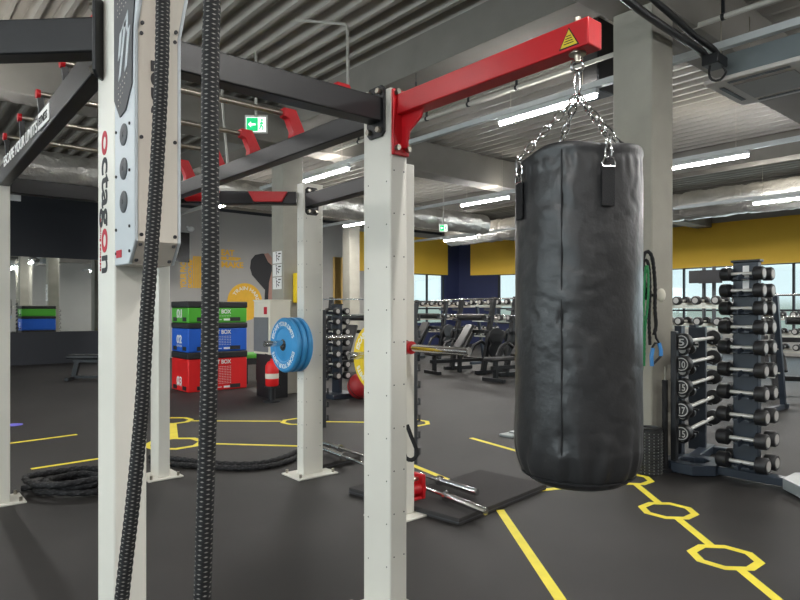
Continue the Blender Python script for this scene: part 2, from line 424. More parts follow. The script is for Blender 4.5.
# pairs of tiny holes down post faces
def holes(p, v, u0, u1, z0, z1, face):
    mb = MB(); z = z0
    while z < z1:
        for u in (u0, u1):
            if face == 'v': mb.cyl((v-.0012, u, z), (v+.004, u, z), .0035, 8)
            else: mb.cyl((u, v-.0012, z), (u, v+.004, z), .0035, 8)
        z += .2
    mb.build('bolt_holes', M['inkb'], p)
holes(pA, 1.84, 2.27, 2.41, .25, 2.2, 'v'); holes(pA, 2.24, 1.86, 1.92, .3, 2.1, 'u')
holes(pC, 2.87, 4.71, 4.77, .25, 2.3, 'v'); holes(pC, 4.685, 2.9, 3.04, .25, 2.3, 'u')
def beam(name, a, b, m='black', h=BT-BB, w=.09, zt=BT):
    a = Vector((a[0], a[1], zt-h/2)); b = Vector((b[0], b[1], zt-h/2))
    return MB().bar(a, b, w, h).build(name, M[m], rig, bevel=.006)
def endplate(v, u, dv, du, zc=2.385, hh=.24, ww=.13, off=.006):
    d = Vector((dv, du)).normalized(); c = Vector((v, u, zc)); t = Vector((d.x, d.y, 0))
    mb = MB(); s_ = Vector((-d.y, d.x, 0))
    mb.prism([c+s_*ww/2-Vector((0,0,hh/2-.02)), c+s_*(ww/2-.02)-Vector((0,0,hh/2)), c-s_*(ww/2-.02)-Vector((0,0,hh/2)), c-s_*ww/2-Vector((0,0,hh/2-.02)),
              c-s_*ww/2+Vector((0,0,hh/2-.02)), c-s_*(ww/2-.02)+Vector((0,0,hh/2)), c+s_*(ww/2-.02)+Vector((0,0,hh/2)), c+s_*ww/2+Vector((0,0,hh/2-.02))], t*.014)
    pl = mb.build('end_plate', M['black'], rig, bevel=.002)
    for z in (-hh/2+.03, hh/2-.03):
        for q in (-ww/2+.028, ww/2-.028):
            MB().cyl(c+s_*q+Vector((0,0,z))+t*.014, c+s_*q+Vector((0,0,z))+t*.034, .014, 6).build('bolt', M['steel'], pl)
beam('cross_beam', (.745, 2.34), (1.84, 2.34))
endplate(1.84, 2.34, -1, 0); endplate(.745, 2.32, 1, 0)
beam('side_beam', (1.97, 2.40), (1.95, 5.4), h=.11, w=.08, zt=2.487)
bBE = beam('side_beam', (.69, 2.46), (.76, 5.44), h=.13, w=.07, zt=2.50)
beam('cross_beam', (1.90, 5.5), (.81, 5.54))
bDC = beam('cross_beam', (2.0, 5.46), (2.87, 4.8), h=.11, zt=2.485)
beam('side_beam', (2.93, 4.685), (2.87, 3.435), zt=2.46)
endplate(2.95, 4.685, 0, -1, 2.40)
beam('cross_beam', (2.79, 3.33), (1.97, 2.42), zt=2.46)
# beam leaving post B to the left (next side of the octagon)
beam('cross_beam', (.64, 2.42), (-.6, 3.62), h=.125, zt=2.49)
endplate(.65, 2.40, -.707, .707, 2.41, .28, .14)
beam('side_beam', (.71, 5.6), (-.3, 6.28), zt=2.44)
# white lettering on side beam B-E
fx = .6845
text('ESCAPE YOUR LIMITS', (fx-.006, 4.88, 2.40), (0,-1,0), (0,0,1), .09, M['ink'], bBE, w=1.08, bold=.001)
lb = MB(); lb.box(fx-.011, fx-.004, 3.48, 3.74, 2.39, 2.475); lb.build('logo_box', M['ink'], bBE)
text('FITNESS', (fx-.0125, 3.72, 2.41), (0,-1,0), (0,0,1), .06, M['inkb'], bBE, w=.2)
# monkey bars resting on red brackets
for u in (2.75, 3.30, 3.86, 4.41, 4.96):
    r_ = MB().cyl((.70, u, 2.622), (1.95, u, 2.622), .0165, 14).build('monkey_bar', M['steel'], rig)
    MB().prism([(1.87,u-.035,2.65),(1.95,u-.035,2.65),(2.01,u-.035,2.53),(2.015,u-.035,2.485),(1.925,u-.035,2.485),(1.93,u-.035,2.52),(1.90,u-.035,2.59),(1.87,u-.035,2.60)], (0,.06,0)).build('bar_bracket', M['red'], r_, bevel=.005)
    MB().prism([(.69,u-.012,2.61),(.72,u-.012,2.61),(.73,u-.012,2.495),(.70,u-.012,2.495)], (0,.024,0)).build('bar_support', M['black'], r_, bevel=.003)
    MB().cyl((.685,u,2.622),(.705,u,2.622), .026, 12).build('end_cap', M['red'], r_)
# red grips on the far beam D-C
d = (Vector((2.87,4.8,0))-Vector((2.0,5.46,0))).normalized(); nrm = Vector((-SY, -CY_, 0)); nrm = Vector((d.y, -d.x, 0))
for t in (.27, .85):
    c = Vector((2.0,5.46,2.43))+d*t+nrm*.046
    for_ = [c+d*-.17+Vector((0,0,.05)), c+d*.17+Vector((0,0,.05)), c+d*.12-Vector((0,0,.04)), c-d*.12-Vector((0,0,.04))]
    MB().prism(for_, nrm*.03).build('red_grip', M['red'], rig, bevel=.004)['label'] = 'red wedge grip'
# red boom for the bag
boom = MB().box(1.86, 1.945, 1.209, 2.22, 2.355, BT).build('bag_boom', M['red'], rig, bevel=.005); boom['label'] = 'red hanging boom'
mb = MB().box(1.842, 1.938, 2.222, 2.24, 2.17, 2.475)
mb.prism([(1.89,2.225,2.36),(1.89,2.07,2.36),(1.89,2.09,2.32),(1.89,2.17,2.27),(1.89,2.19,2.2),(1.89,2.225,2.2)], (.012,0,0))
bp = mb.build('boom_bracket', M['red'], boom, bevel=.004)
for v in (1.858, 1.922):
    for z in (2.2, 2.458): MB().cyl((v, 2.222, z), (v, 2.2, z), .013, 6).build('bolt', M['steel'], boom)
# warning triangle
def tri(mb, cu, cz, s, v, t):
    mb.prism([(v, cu+s/2, cz-s*.4), (v, cu-s/2, cz-s*.4), (v, cu, cz+s*.45)], (-t,0,0))
mb = MB(); tri(mb, 1.285, 2.398, .083, 1.86, .001); wt = mb.build('warning_sign', M['inkb'], boom)
mb = MB(); tri(mb, 1.285, 2.397, .069, 1.859, .0012); mb.build('warning_field', M['warn'], boom)
mb = MB()
for i in range(4):
    z = 2.378+i*.0085; w_ = .02-.0035*i
    mb.box(1.8568, 1.858, 1.285-w_, 1.285+w_, z, z+.003)
mb.build('warning_text', M['inkb'], boom)
MB().cyl((1.903,1.28,BT),(1.903,1.28,BT+.03), .012, 8).build('eye_bolt_top', M['steel'], boom)
# octagon logo on post B (reads downwards)
ov = .6345
def down(s, z, m, w, size=.135): return text(s, (ov, 2.40, z), (0,0,-1), (0,-1,0), size, m, pB, 'lettering', w=w, bold=.002)
down('o', 2.088, M['inkr'], .085); down('ctag', 1.995, M['inkb'], .245); down('o', 1.742, M['inkr'], .085); down('n', 1.650, M['inkb'], .062)
text('training concepts', (ov, 2.425, 1.78), (0,0,-1), (0,-1,0), .02, M['inkr'], pB, 'lettering', w=.19)
# slotted strips on the inner sides of the far posts
def strip(p, v, u, z0, z1):
    mb = MB().box(v, v+.035, u-.004, u+.004, z0, z1); z = z0+.06
    while z < z1-.03:
        mb.box(v+.03, v+.062, u-.006, u+.006, z, z+.012); mb.box(v+.05, v+.062, u-.006, u+.006, z, z+.05); z += .12
    mb.build('slotted_strip', M['darkgrey'], p)
strip(pC, 3.075, 4.70, .4, 1.45); strip(pF, 2.953, 3.34, .35, 1.5)
# storage pegs
def peg(p, a, b, r=.025):
    a = Vector(a); b = Vector(b); mb = MB(); mb.cyl(a, b, r, 18); mb.cyl(a, a+(b-a).normalized()*.02, r*2, 18); mb.cyl(b, b+(b-a).normalized()*.004, r*.8, 18)
    return mb.build('storage_peg', M['chrome'], p)
peg(pC, (2.87,4.74,1.165), (2.525,4.74,1.165)); peg(pF, (2.75,3.38,1.145), (2.42,3.38,1.145))
peg(pF, (2.85,3.325,1.19), (2.85,2.70,1.19), .026); peg(pC, (3.07,4.74,1.2), (3.42,4.74,1.2), .02)
MB().cyl((2.85,3.325,1.19),(2.85,3.24,1.19), .045, 16).build('red_collar', M['red'], rig)
MB().box(2.862,2.873,4.70,4.75,1.32,1.37).build('red_clip', M['inkr'], rig)
# bumper plates
def plate(v0, th, u, z, r, m, label, grp, front):
    rt = empty('bumper_plate', (v0, u, z), label, 'weight plate', grp)
    pr = [(0,.05),(0,r*.5),(.006,r*.56),(.006,r*.60),(-.002,r*.64),(0,r*.95),(.012,r),(th-.012,r),(th,r*.95),(th,.05)]
    MB().lathe((v0,u,z), (1,0,0), pr, 56).build('plate_disc', m, rt)
    MB().lathe((v0,u,z), (1,0,0), [(-.004,.026),(-.004,.05),(th+.002,.05),(th+.002,.026)], 28).build('hub', M['chrome'], rt)
    if front:
        for s, a in (('ESCAPE YOUR LIMITS', 165), ('ESCAPE YOUR LIMITS', -15)):
            text(s, (v0-.0015,u,z), (0,-1,0), (0,0,1), .052, M['ink'], rt, 'lettering', w=2.35*r*.74, bold=.0012, arc=(r*.70, R(a)))
    return rt
g = 'blue bumper plates on the left storage peg'
plate(2.70,.05,4.74,1.15,.235,M['blueplate'],'front blue bumper plate with white lettering on the peg', g, True)
plate(2.756,.05,4.74,1.15,.235,M['blueplate'],'middle blue bumper plate of the three on the peg', g, False)
plate(2.812,.05,4.74,1.15,.235,M['blueplate'],'rearmost blue bumper plate, against the white post', g, False)
plate(2.62,.05,3.38,1.125,.235,M['yelplate'],'yellow bumper plate half hidden by the front white post', None, True)

# ------------------------------------------------------------------ rope machine on post B
mc = empty('rope_trainer', (.70, 2.15, 1.59), 'beige rope pulling machine bolted to the front left white post', 'rope machine')
v0, v1, uf, ub, z0 = .637, .786, 2.05, 2.258, 1.60
side = [(ub,z0),(uf+.06,z0),(uf,z0+.07),(uf,2.345),(uf-.13,2.57),(uf-.13,3.0),(ub,3.0)]
MB().prism([(v0, a, z) for a, z in side], (.012,0,0)).build('side_panel', M['bluegrey'], mc, bevel=.003)
MB().prism([(v1-.012, a, z) for a, z in side], (.012,0,0)).build('side_panel', M['bluegrey'], mc, bevel=.003)
fr = MB(); ins = .0
pf = [(uf+.06,z0),(uf,z0+.07),(uf,2.345),(uf-.13,2.57),(uf-.13,3.0)]
# front cover with recessed middle
xs = [v0+.012, v0+.03, v0+.05, v1-.05, v1-.03, v1-.012]; dp = [0,0,.018,.018,0,0]
vs = []; fs = []
for i, (a, z) in enumerate(pf):
    for x, q in zip(xs, dp):
        qq = q if 0 < i else 0
        vs.append((x, a+(qq if i > 1 else qq*.2*i), z))
for i in range(4):
    for j in range(5): fs.append((i*6+j, i*6+j+1, (i+1)*6+j+1, (i+1)*6+j))
fr.add(vs, fs); fr.box(v0+.012, v1-.012, uf+.06, ub, z0-.001, z0+.01)
fr.build('front_cover', M['beige'], mc, smooth=True)
for z, a in ((1.612,uf+.05),(1.66,uf+.01),(1.69,uf),(2.0,uf),(2.33,uf),(2.36,uf-.009)):
    for x in (v0+.021, v1-.021): MB().cyl((x, a+.004, z), (x, a-.004, z), .006, 10).build('screw', M['inkb'], mc)
for z in (1.64,1.72,1.9,2.05):
    for uu in (uf+.045, ub-.02): MB().cyl((v0+.002, uu, z), (v0-.004, uu, z), .005, 8).build('screw', M['inkb'], mc)
for z in (2.026, 1.914, 1.805): MB().lathe((v0, 2.155, z), (-1,0,0), [(0,.036),(.003,.036),(.005,.032),(.005,.008),(.007,.006)], 28).build('vent_disc', M['darkgrey'], mc)
MB().prism([(v0,ub-.005,3.0),(v0,ub-.005,2.16),(v0,2.19,2.09),(v0,2.13,2.10),(v0,2.065,2.17),(v0,uf+.01,2.34),(v0,uf-.14,3.0)], (-.004,0,0)).build('logo_plate', M['darkgrey'], mc)
b = MB(); e = v0-.0055
for (a0, zb, a1, zt) in ((2.205,2.28,2.17,2.365),(2.20,2.21,2.125,2.385),(2.135,2.225,2.09,2.35)):
    b.prism([(e,a0,zb),(e,a0-.026,zb+.015),(e,a1-.012,zt+.01),(e,a1+.014,zt)], (.003,0,0))
b.prism([(e,2.17,2.37),(e,2.1,2.415),(e,2.1,2.33),(e,2.12,2.37)], (.003,0,0))
b.build('emblem', M['bluegrey'], mc)
b = MB()
for rz in range(5):
    for cx in range(6): b.cyl((e,2.21-cx*.022,2.43+rz*.022+cx*.004), (e+.003,2.21-cx*.022,2.43+rz*.022+cx*.004), .003, 6)
    if rz < 4:
        for cx in range(5-rz): b.cyl((e,2.2-cx*.022,2.19-rz*.02+cx*.006), (e+.003,2.2-cx*.022,2.19-rz*.02+cx*.006), .003, 6)
b.build('emblem_dots', M['acw'], mc)
text('LUDUS POWER', (.695, uf+.0165, 2.26), (0,0,-1), (1,0,0), .06, M['inkb'], mc, 'lettering', w=.50, bold=.002, ext=.004)
MB().box(v0-.002, v0, 2.18, 2.235, 1.625, 1.65).build('red_label', M['inkr'], mc)

# closed loop of braided rope
def braid(nn, per, amp=.09):
    return lambda th, L: 1+amp*max(math.sin(nn*th+2*PI*L/per), math.sin(nn*th-2*PI*L/per))
def topy(px, Z, z): x, y = W(px, Z); return Vector((x, y, z))
pts = []
seq1 = [(166,-150,1.80),(165,-60,1.84),(163,0,1.86),(162,60,1.86),(159,130,1.86),(155,200,1.86),(150,270,1.85),(146,330,1.85),(143,390,1.84),(138,450,1.84),(132,510,1.83),(125,570,1.82),(120,620,1.81),(117,680,1.80)]
for px, py, Z in seq1: pts.append(P(px, py, Z))
last = pts[-1]
bot = P(206, 640, 1.50)
pts += [last+Vector((.01,-.005,-.22)), Vector((last.x*.75+bot.x*.25, last.y*.75+bot.y*.25, .06)), Vector((last.x*.3+bot.x*.7, last.y*.3+bot.y*.7, .06)), bot+Vector((0,0,-.33))]
for px, py, Z in [(202,640,1.50),(203.5,560,1.5),(206,480,1.5),(208.5,400,1.5),(210,320,1.5),(210.5,220,1.5),(210,120,1.5),(211,40,1.5),(213,-30,1.5),(213,-100,1.5)]: pts.append(P(px, py, Z))
top2 = pts[-1]; top1 = pts[0]
pts += [top2+Vector((0,.0,.3)), (top1+top2)/2+Vector((0,0,.52)), top1+Vector((0,0,.28)), top1+Vector((0,0,.01))]
sp_ = spline(pts, .0045)
tag(MB().tube(sp_, .0195, 32, wob=braid(4, .023, .07), uv=True).build('rope_loop', ROPE, origin=(last.x, last.y, .04)), 'thick black braided rope loop with pale flecks hanging in front of the rope machine', 'rope')

# ------------------------------------------------------------------ punching bag
bc = Vector((1.903, 1.280, 0)); bx, by = bc.x, bc.y
bag = empty('punching_bag', (bx, by, .82), 'big black leather punching bag hanging by chains from the red boom', 'punching bag')
prof = [(0.842,.02),(.842,.09),(.848,.14),(.864,.176),(.90,.200),(.94,.211),(.965,.2145)]+[(.965+i*.0125,.216) for i in range(1,80)]+[(1.972,.2165),(1.99,.219),(2.005,.217),(2.012,.214),(2.012,.20),(1.985,.185),(1.98,.02)]
wx = Vector((CY_,-SY,0)); wy = Vector((SY,CY_,0))
RING = ((-.215,-.06),(.035,-.22),(.215,.06),(-.035,.22))
RA = [math.atan2((wx*a+wy*b).y, (wx*a+wy*b).x) for a, b in RING]
N = 168; vs = []; fs = []
camang = math.atan2(-by, -bx)       # towards the camera
for z, r in prof:
    for j in range(N):
        th = 2*PI*j/N
        dth = (th-camang+.23+PI) % (2*PI)-PI    # seam angle
        w_ = 0
        if .85 < z < 1.97 and r > .19:
            nz = noise.noise(Vector((math.cos(th)*2.2, math.sin(th)*2.2, z*7)))
            n2 = noise.noise(Vector((math.cos(th)*5+3, math.sin(th)*5, z*16)))
            w_ = .0032*nz+.0016*n2
            n3 = noise.noise(Vector((th*1.7+9, 0, z*15)))+.25*n2
            msk = max(0, .55*math.exp(-abs(dth)/.5)+.45*(noise.noise(Vector((th*1.3, 4, z*3)))+.35))
            w_ -= .0038*msk*max(0, 1-abs(n3)*5.5)
            w_ += .002*msk*max(0, 1-abs(n3-.22)*5)
            w_ -= .002*math.exp(-(dth/.026)**2)
            w_ += .0022*math.exp(-abs(dth)/.22)*math.sin(z*34+8*abs(dth)+3*nz)*math.exp(-abs(dth)*.6)
            if z < 1.08: w_ += .006*(1.08-z)/.2*math.sin(th*17+3*nz)
            if z > 1.86: w_ += .003*math.sin(th*29+2*n2)*(z-1.86)/.12
        if abs(z-1.972) < .001: w_ -= .003
        rr = r+w_
        zz = z
        if z > 1.85:
            q = (z-1.85)/.16; zz = z-.014*q
            for k_, dp_ in ((0, .034), (1, .014), (2, .012), (3, .012)):
                da = (th-RA[k_]+PI) % (2*PI)-PI; zz -= dp_*q*math.exp(-(da/.42)**2)
        vs.append((bx+math.cos(th)*rr, by+math.sin(th)*rr, zz))
for k_ in range(len(prof)-1): fs += [(k_*N+i, k_*N+(i+1) % N, (k_+1)*N+(i+1) % N, (k_+1)*N+i) for i in range(N)]
fs += [tuple(range(N-1,-1,-1)), tuple(range((len(prof)-1)*N, len(prof)*N))]
body = MB().add(vs, fs).build('bag_body', M['leather'], bag)
sm = body.modifiers.new('sub', 'SUBSURF'); sm.levels = 1; sm.render_levels = 1
sa = camang-.23
pp = [(bx+math.cos(sa)*.2145, by+math.sin(sa)*.2145, .97+i*.05) for i in range(21)]
MB().tube(pp, .003, 8).build('seam', M['web'], bag)
MB().ring((bx,by,.882), (1,0,0), (0,1,0), .195, .187, (0,0,.004), 64).build('bottom_piping', M['web'], bag)
def link_pts(c, d, side, L=.019, w=.0085):
    o = []
    for i in range(14):
        a = 2*PI*i/14; o.append(c+d*math.cos(a)*L*(1 if abs(math.cos(a)) < .99 else 1)+side*math.sin(a)*w*1.25)
    return o
def chain(a, b, parent):
    a = Vector(a); b = Vector(b); x, y, d = basis(b-a); L = (b-a).length; n_ = max(2, round(L/.039)); mb = MB()
    for i in range(n_):
        c = a+d*L*(i+.5)/n_; s_ = x if i % 2 else y
        mb.tube(link_pts(c, d, s_, .0245, .0098), .0036, 6, closed=True)
    mb.build('chain', M['chrome'], parent)
apex = Vector((1.903, 1.280, 2.205))
MB().lathe((1.903,1.280,2.355), (0,0,-1), [(0,.03),(.006,.03),(.008,.012),(.03,.011)], 20).build('swivel', M['steel'], bag)
MB().tube([Vector((1.903,1.280,2.31))+(Vector((CY_,-SY,0))*math.cos(t*PI/10)+Vector((0,0,1))*math.sin(t*PI/10))*.021 for t in range(20)], .005, 8, closed=True).build('eye_ring', M['chrome'], bag)
MB().tube(link_pts(Vector((1.903,1.280,2.25)), Vector((0,0,1)), Vector((CY_,-SY,0)), .042, .008), .0045, 8, closed=True).build('snap_hook', M['chrome'], bag)
wx = Vector((CY_,-SY,0)); wy = Vector((SY,CY_,0))
for ri_, (ax, ay) in enumerate(RING):
    dr = (wx*ax+wy*ay).normalized(); base = Vector((bx,by,0))+dr*.2205
    tang = Vector((-dr.y, dr.x, 0))
    zt = 1.915 if ri_ == 0 else 1.935
    rim = Vector((bx,by,0))+dr*.226+Vector((0,0,1.965 if ri_ == 0 else 2.0)); chain(apex, rim, bag); chain(rim, base+dr*.004+Vector((0,0,zt)), bag)
    st = MB()
    st.prism([base+tang*.022+Vector((0,0,zt-.025)), base-tang*.022+Vector((0,0,zt-.025)), base-tang*.022+Vector((0,0,zt-.155)), base+tang*.022+Vector((0,0,zt-.155))], dr*.006)
    so = st.build('strap', M['web'], bag, bevel=.001)
    MB().tube([base+dr*.006+tang*q+Vector((0,0,zt+z)) for q, z in ((-.021,-.03),(.021,-.03),(.022,-.018),(.015,-.004),(0,.002),(-.015,-.004),(-.022,-.018))], .0035, 8, closed=True).build('d_ring', M['chrome'], so)

# ------------------------------------------------------------------ floor markings
def strip_line(mb, a, b, w=.055):
    a = Vector(a); b = Vector(b); d = (b-a).normalized(); s_ = Vector((-d.y, d.x, 0))*w/2
    mb.prism([a-s_, b-s_, b+s_, a+s_], (0,0,.002))
def oct_(mb, c, r, w=.055, ph=.5, rot=0):
    mb.ring(c, (math.cos(rot),math.sin(rot),0), (-math.sin(rot),math.cos(rot),0), r, r-w, (0,0,.002), 8, ph)
def mark(mb, label, name='floor_marking'):
    o = mb.build(name, M['ylw'], smooth=False); o['kind'] = 'structure'; o['label'] = label; return o
mb = MB(); c1, c2, c0 = F(668,510.5), F(725,557), F(628,478)
for c in (c1, c2): oct_(mb, c, .205, .055)
c0 = c1+(c1-c2); oct_(mb, c0, .205)
dd = (c1-c2).normalized()
strip_line(mb, c0-dd*.19, c1+dd*.19); strip_line(mb, c1-dd*.19, c2+dd*.19); strip_line(mb, c2-dd*.19, c2-dd*1.4)
strip_line(mb, c0-Vector((.05,.05,0))+(F(560,486)-c0).normalized()*.17, F(538,490.5))
mark(mb, 'yellow chain of octagons painted on the floor at right')
mb = MB(); strip_line(mb, F(500,510), F(566,608), .06); mark(mb, 'yellow straight line painted across the foreground floor')
mb = MB(); strip_line(mb, F(380,452), F(451,481), .055); mark(mb, 'short yellow floor line behind the rig beside the barbells')
mb = MB(); strip_line(mb, F(471,438), F(545,459), .055); mark(mb, 'short yellow floor line running under the bag')
mb = MB(); strip_line(mb, F(5,444), F(77,434.5), .055); mark(mb, 'yellow floor line at the left, farther one')
mb = MB(); strip_line(mb, F(31,469), F(110,457), .055); mark(mb, 'yellow floor line at the left, nearer one by the coiled rope')
mb = MB()
def Wp(X, Z): return Vector((CY_*X+SY*Z, -SY*X+CY_*Z, 0))
r1 = Wp(-2.98, 8.2); r2 = Wp(-2.45, 6.8)
oct_(mb, r1, .27, .07, .5, R(-40)); oct_(mb, r2, .33, .08, .5, R(-40))
strip_line(mb, r1+(r2-r1).normalized()*.25, r2-(r2-r1).normalized()*.3, .09)
r3 = Wp(-1.3, 8.15); r4 = Wp(.13, 8.05)
oct_(mb, r3, .26, .06, .5, R(-40)); oct_(mb, r4, .27, .06, .5, R(-40))
strip_line(mb, r1+(r3-r1).normalized()*.26, r3-(r3-r1).normalized()*.25); strip_line(mb, r3+(r4-r3).normalized()*.25, r4-(r4-r3).normalized()*.26)
strip_line(mb, r2+Vector((SY*.0,0,0))+Wp(.31,0), Wp(-1.0,6.66))
mark(mb, 'yellow octagons and lines painted behind the rig')
tag(MB().cyl(F(13,425)+Vector((0,0,0)), F(13,425)+Vector((0,0,.003)), .11, 20).build('painted_reflection', mat('violet_reflection_paint', (110,104,205), .6), origin=F(13,425)), 'small violet disc painted as a light reflection on the floor, far left', 'reflection')  # bluish light reflection on the floor, painted as a flat disc

# ------------------------------------------------------------------ ropes on the floor
pts = []; cc = F(76, 491)
random.seed(3)
for i in range(int(4.2*26)):
    a = 2*PI*i/26; t = i/26
    rx = .29+.05*math.sin(t*2.2); ry = .21+.04*math.cos(t*1.7)
    pts.append(cc+Vector((CY_,-SY,0))*(math.cos(a)*rx+.04*math.sin(t*3))+Vector((SY,CY_,0))*(math.sin(a)*ry)+Vector((0,0,.026+.042*t*.62+.008*math.sin(a*3+t))))
pts.append(pts[-1]+Vector((-.05,.05,-.02)))
ends = [cc-Vector((CY_,-SY,0))*.38+Vector((.0,-.02,.028)), ]
tw = lambda th, L: 1+.12*math.sin(3*th+2*PI*L/.09)
tag(MB().tube(spline([ends[0]-Vector((CY_,-SY,0))*.06]+pts[3:], .012), .024, 12, wob=tw, uv=True).build('battle_rope', ROPED, origin=cc), 'black battle rope coiled in a heap on the floor by the left edge', 'rope', 'black battle ropes')
p_ = [F(150,457,.026), F(175,459,.026), F(200,462,.026), F(235,464.5,.026), F(262,463,.026), F(282,458,.026), F(296,452,.03), F(312,446,.026), F(330,447,.026)]
q_ = [F(150,461,.026), F(172,463.5,.026), F(200,465.5,.026), F(235,467.5,.026), F(266,465.5,.026), F(286,460.5,.026), F(298,455,.026), F(314,449.5,.026)]
mb = MB().tube(spline(p_, .015), .026, 12, wob=tw, uv=True)
tag(mb.build('battle_rope', ROPED, origin=p_[3]), 'rear strand of black battle rope trailing across the floor between white posts', 'rope', 'black battle ropes')
q_ = [p-Vector((.0,.03,0)) for p in q_]
mb = MB().tube(spline(q_, .015), .024, 12, wob=tw, uv=True)
tag(mb.build('battle_rope', ROPED, origin=q_[3]), 'front strand of black battle rope trailing across the floor between white posts', 'rope', 'black battle ropes')

# ------------------------------------------------------------------ mats, floor barbells, landmine
def mat_(c, L, Wd, rz, h, label, z0=0):
    rt = empty('rubber_mat', c+Vector((0,0,z0)), label, 'mat', 'black rubber floor mats')
    o = ORG[rt.name]
    ORG[rt.name] = Vector((0,0,0))
    MB().box(0, L, 0, Wd, .0, h).build('mat_slab', M['mat_'], rt, bevel=.006)
    MB().box(-.003, L+.003, -.003, Wd+.003, h*.35, h*.45).build('edge_groove', M['steel' if False else 'darkgrey'], rt)
    rt.rotation_euler = (0,0,rz); return rt
mc0 = F(459, 526)
mat_(mc0, 1.16, .66, R(7), .05, 'black speckled rubber mat with its near corner beside the yellow line')
d7 = Vector((math.cos(R(97)), math.sin(R(97)), 0))
mat_(mc0+d7*.67, .62, .42, R(7), .05, 'black rubber mat lying behind the front mat under the barbells')
mat_(F(321,470.5), .5, .3, R(7), .05, 'small black rubber mat under the far ends of the floor barbells')
def barbell(a, b, label, grp='chrome barbells on the floor'):
    a = Vector(a); b = Vector(b); d = (b-a).normalized()
    rt = empty('barbell', (a+b)/2-Vector((0,0,.03)), label, 'barbell', grp)
    MB().cyl(a+d*.42, b-d*.42, .014, 14).build('bar_shaft', M['chrome'], rt)
    for p, q in ((a, 1), (b, -1)):
        mb = MB().cyl(p, p+d*q*.40, .025, 20); mb.cyl(p+d*q*.40, p+d*q*.43, .038, 20)
        mb.cyl(p+d*q*.004, p-d*q*.004, .019, 16)
        mb.build('sleeve', M['chrome'], rt)
    return rt
barbell(F(322,448,.1), F(486,511.5,.085), 'chrome barbell on the mat, the nearer of the two')
barbell(F(318,441,.1), F(477,492.5,.09), 'chrome barbell on the mat, the farther of the two')
lm = F(412, 505)
rt = empty('landmine_attachment', lm, 'red steel landmine holder at the foot of the rear white post', 'landmine holder')
MB().box(lm.x-.08, lm.x+.08, lm.y-.06, lm.y+.04, .02, .07).build('base_block', M['red'], rt, bevel=.01)
mb = MB(); mb.cyl(lm+Vector((-.09,-.02,.12)), lm+Vector((.09,-.02,.12)), .045, 16); mb.box(lm.x-.075, lm.x-.045, lm.y-.07, lm.y+.05, .05, .23); mb.box(lm.x+.045, lm.x+.075, lm.y-.07, lm.y+.05, .05, .23)
mb.build('yoke', M['red'], rt, bevel=.006)
MB().cyl(lm+Vector((-.1,-.01,.19)), lm+Vector((.1,-.01,.19)), .016, 12).build('pivot_pin', M['steel'], rt)
# strap hanging from rear post
p_ = [P(407,425,4.2), P(411,436,4.2), P(416,448,4.2), P(417,455,4.2), P(412,460,4.2), P(406,458,4.2), P(404,452,4.2)]
tag(MB().tube(spline(p_, .02), .014, 8).build('carrying_strap', M['web'], origin=p_[0]), 'black strap loop hanging low on the rear white post', 'strap')
# grey steel foot behind the bag
c = F(512, 436)
rt = empty('floor_anchor', c, 'flat pale steel floor plate showing at the left of the bag', 'floor plate')
MB().box(c.x-.12, c.x+.2, c.y-.09, c.y+.09, 0, .03).build('plate_base', M['footg'], rt, bevel=.008)
MB().box(c.x+.0, c.x+.12, c.y-.05, c.y+.05, .03, .05).build('plate_cap', M['footg'], rt, bevel=.008)

# ------------------------------------------------------------------ soft plyo boxes
def plyo(z0, hb, ht, m, num, label):
    x0, y0 = 4.24, 10.74; L, D = 1.12, .78
    rt = empty('plyo_box', (x0+L/2, y0+D/2, z0), label, 'plyo box', 'stacked soft plyo boxes')
    MB().box(x0, x0+L, y0, y0+D, z0, z0+hb).build('box_body', m, rt, bevel=.02)
    MB().box(x0-.01, x0+L+.01, y0-.01, y0+D+.01, z0+hb, z0+ht).build('lid', M['blackv'], rt, bevel=.02)
    for x in (x0+.16, x0+L-.34): MB().box(x, x+.2, y0-.008, y0, z0+.03, z0+.10).build('grip_slot', M['blackv'], rt)
    for y in (y0+.08, y0+D-.26): MB().box(x0-.008, x0, y, y+.16, z0+.03, z0+.10).build('grip_slot', M['blackv'], rt)
    text(num, (x0-.004, y0+.52, z0+hb*(.38 if num != '03' else .2)), (0,-1,0), (0,0,1), .2, M['ink'], rt, 'lettering', w=.24, bold=.006)
    text('SOFT BOX', (x0-.004, y0+.52, z0+.09), (0,-1,0), (0,0,1), .05, M['ink'], rt, 'lettering', w=.24)
    text('SOFT BOX', (x0+.38, y0-.004, z0+hb-.1), (1,0,0), (0,0,1), .1, M['ink'], rt, 'lettering', w=.42, bold=.003)
    b = MB(); zz = z0+.12
    while zz < z0+hb-.13:
        for i in range(14): b.box(x0+.38+i*.031, x0+.395+i*.031, y0-.003, y0, zz, zz+.008)
        zz += .03
    b.box(x0+.38, x0+.62, y0-.003, y0, z0+.05, z0+.062); b.box(x0+.66, x0+.8, y0-.003, y0, z0+.04, z0+.075)
    b.build('printed_panel', M['ink'], rt, smooth=False)
plyo(0, .58, .70, M['redv'], '03', 'large red soft plyo box at the bottom of the stack')
plyo(.70, .42, .52, M['blue'], '02', 'blue soft plyo box in the middle of the stack')
plyo(1.22, .27, .385, M['green'], '01', 'green soft plyo box topmost of the stack')

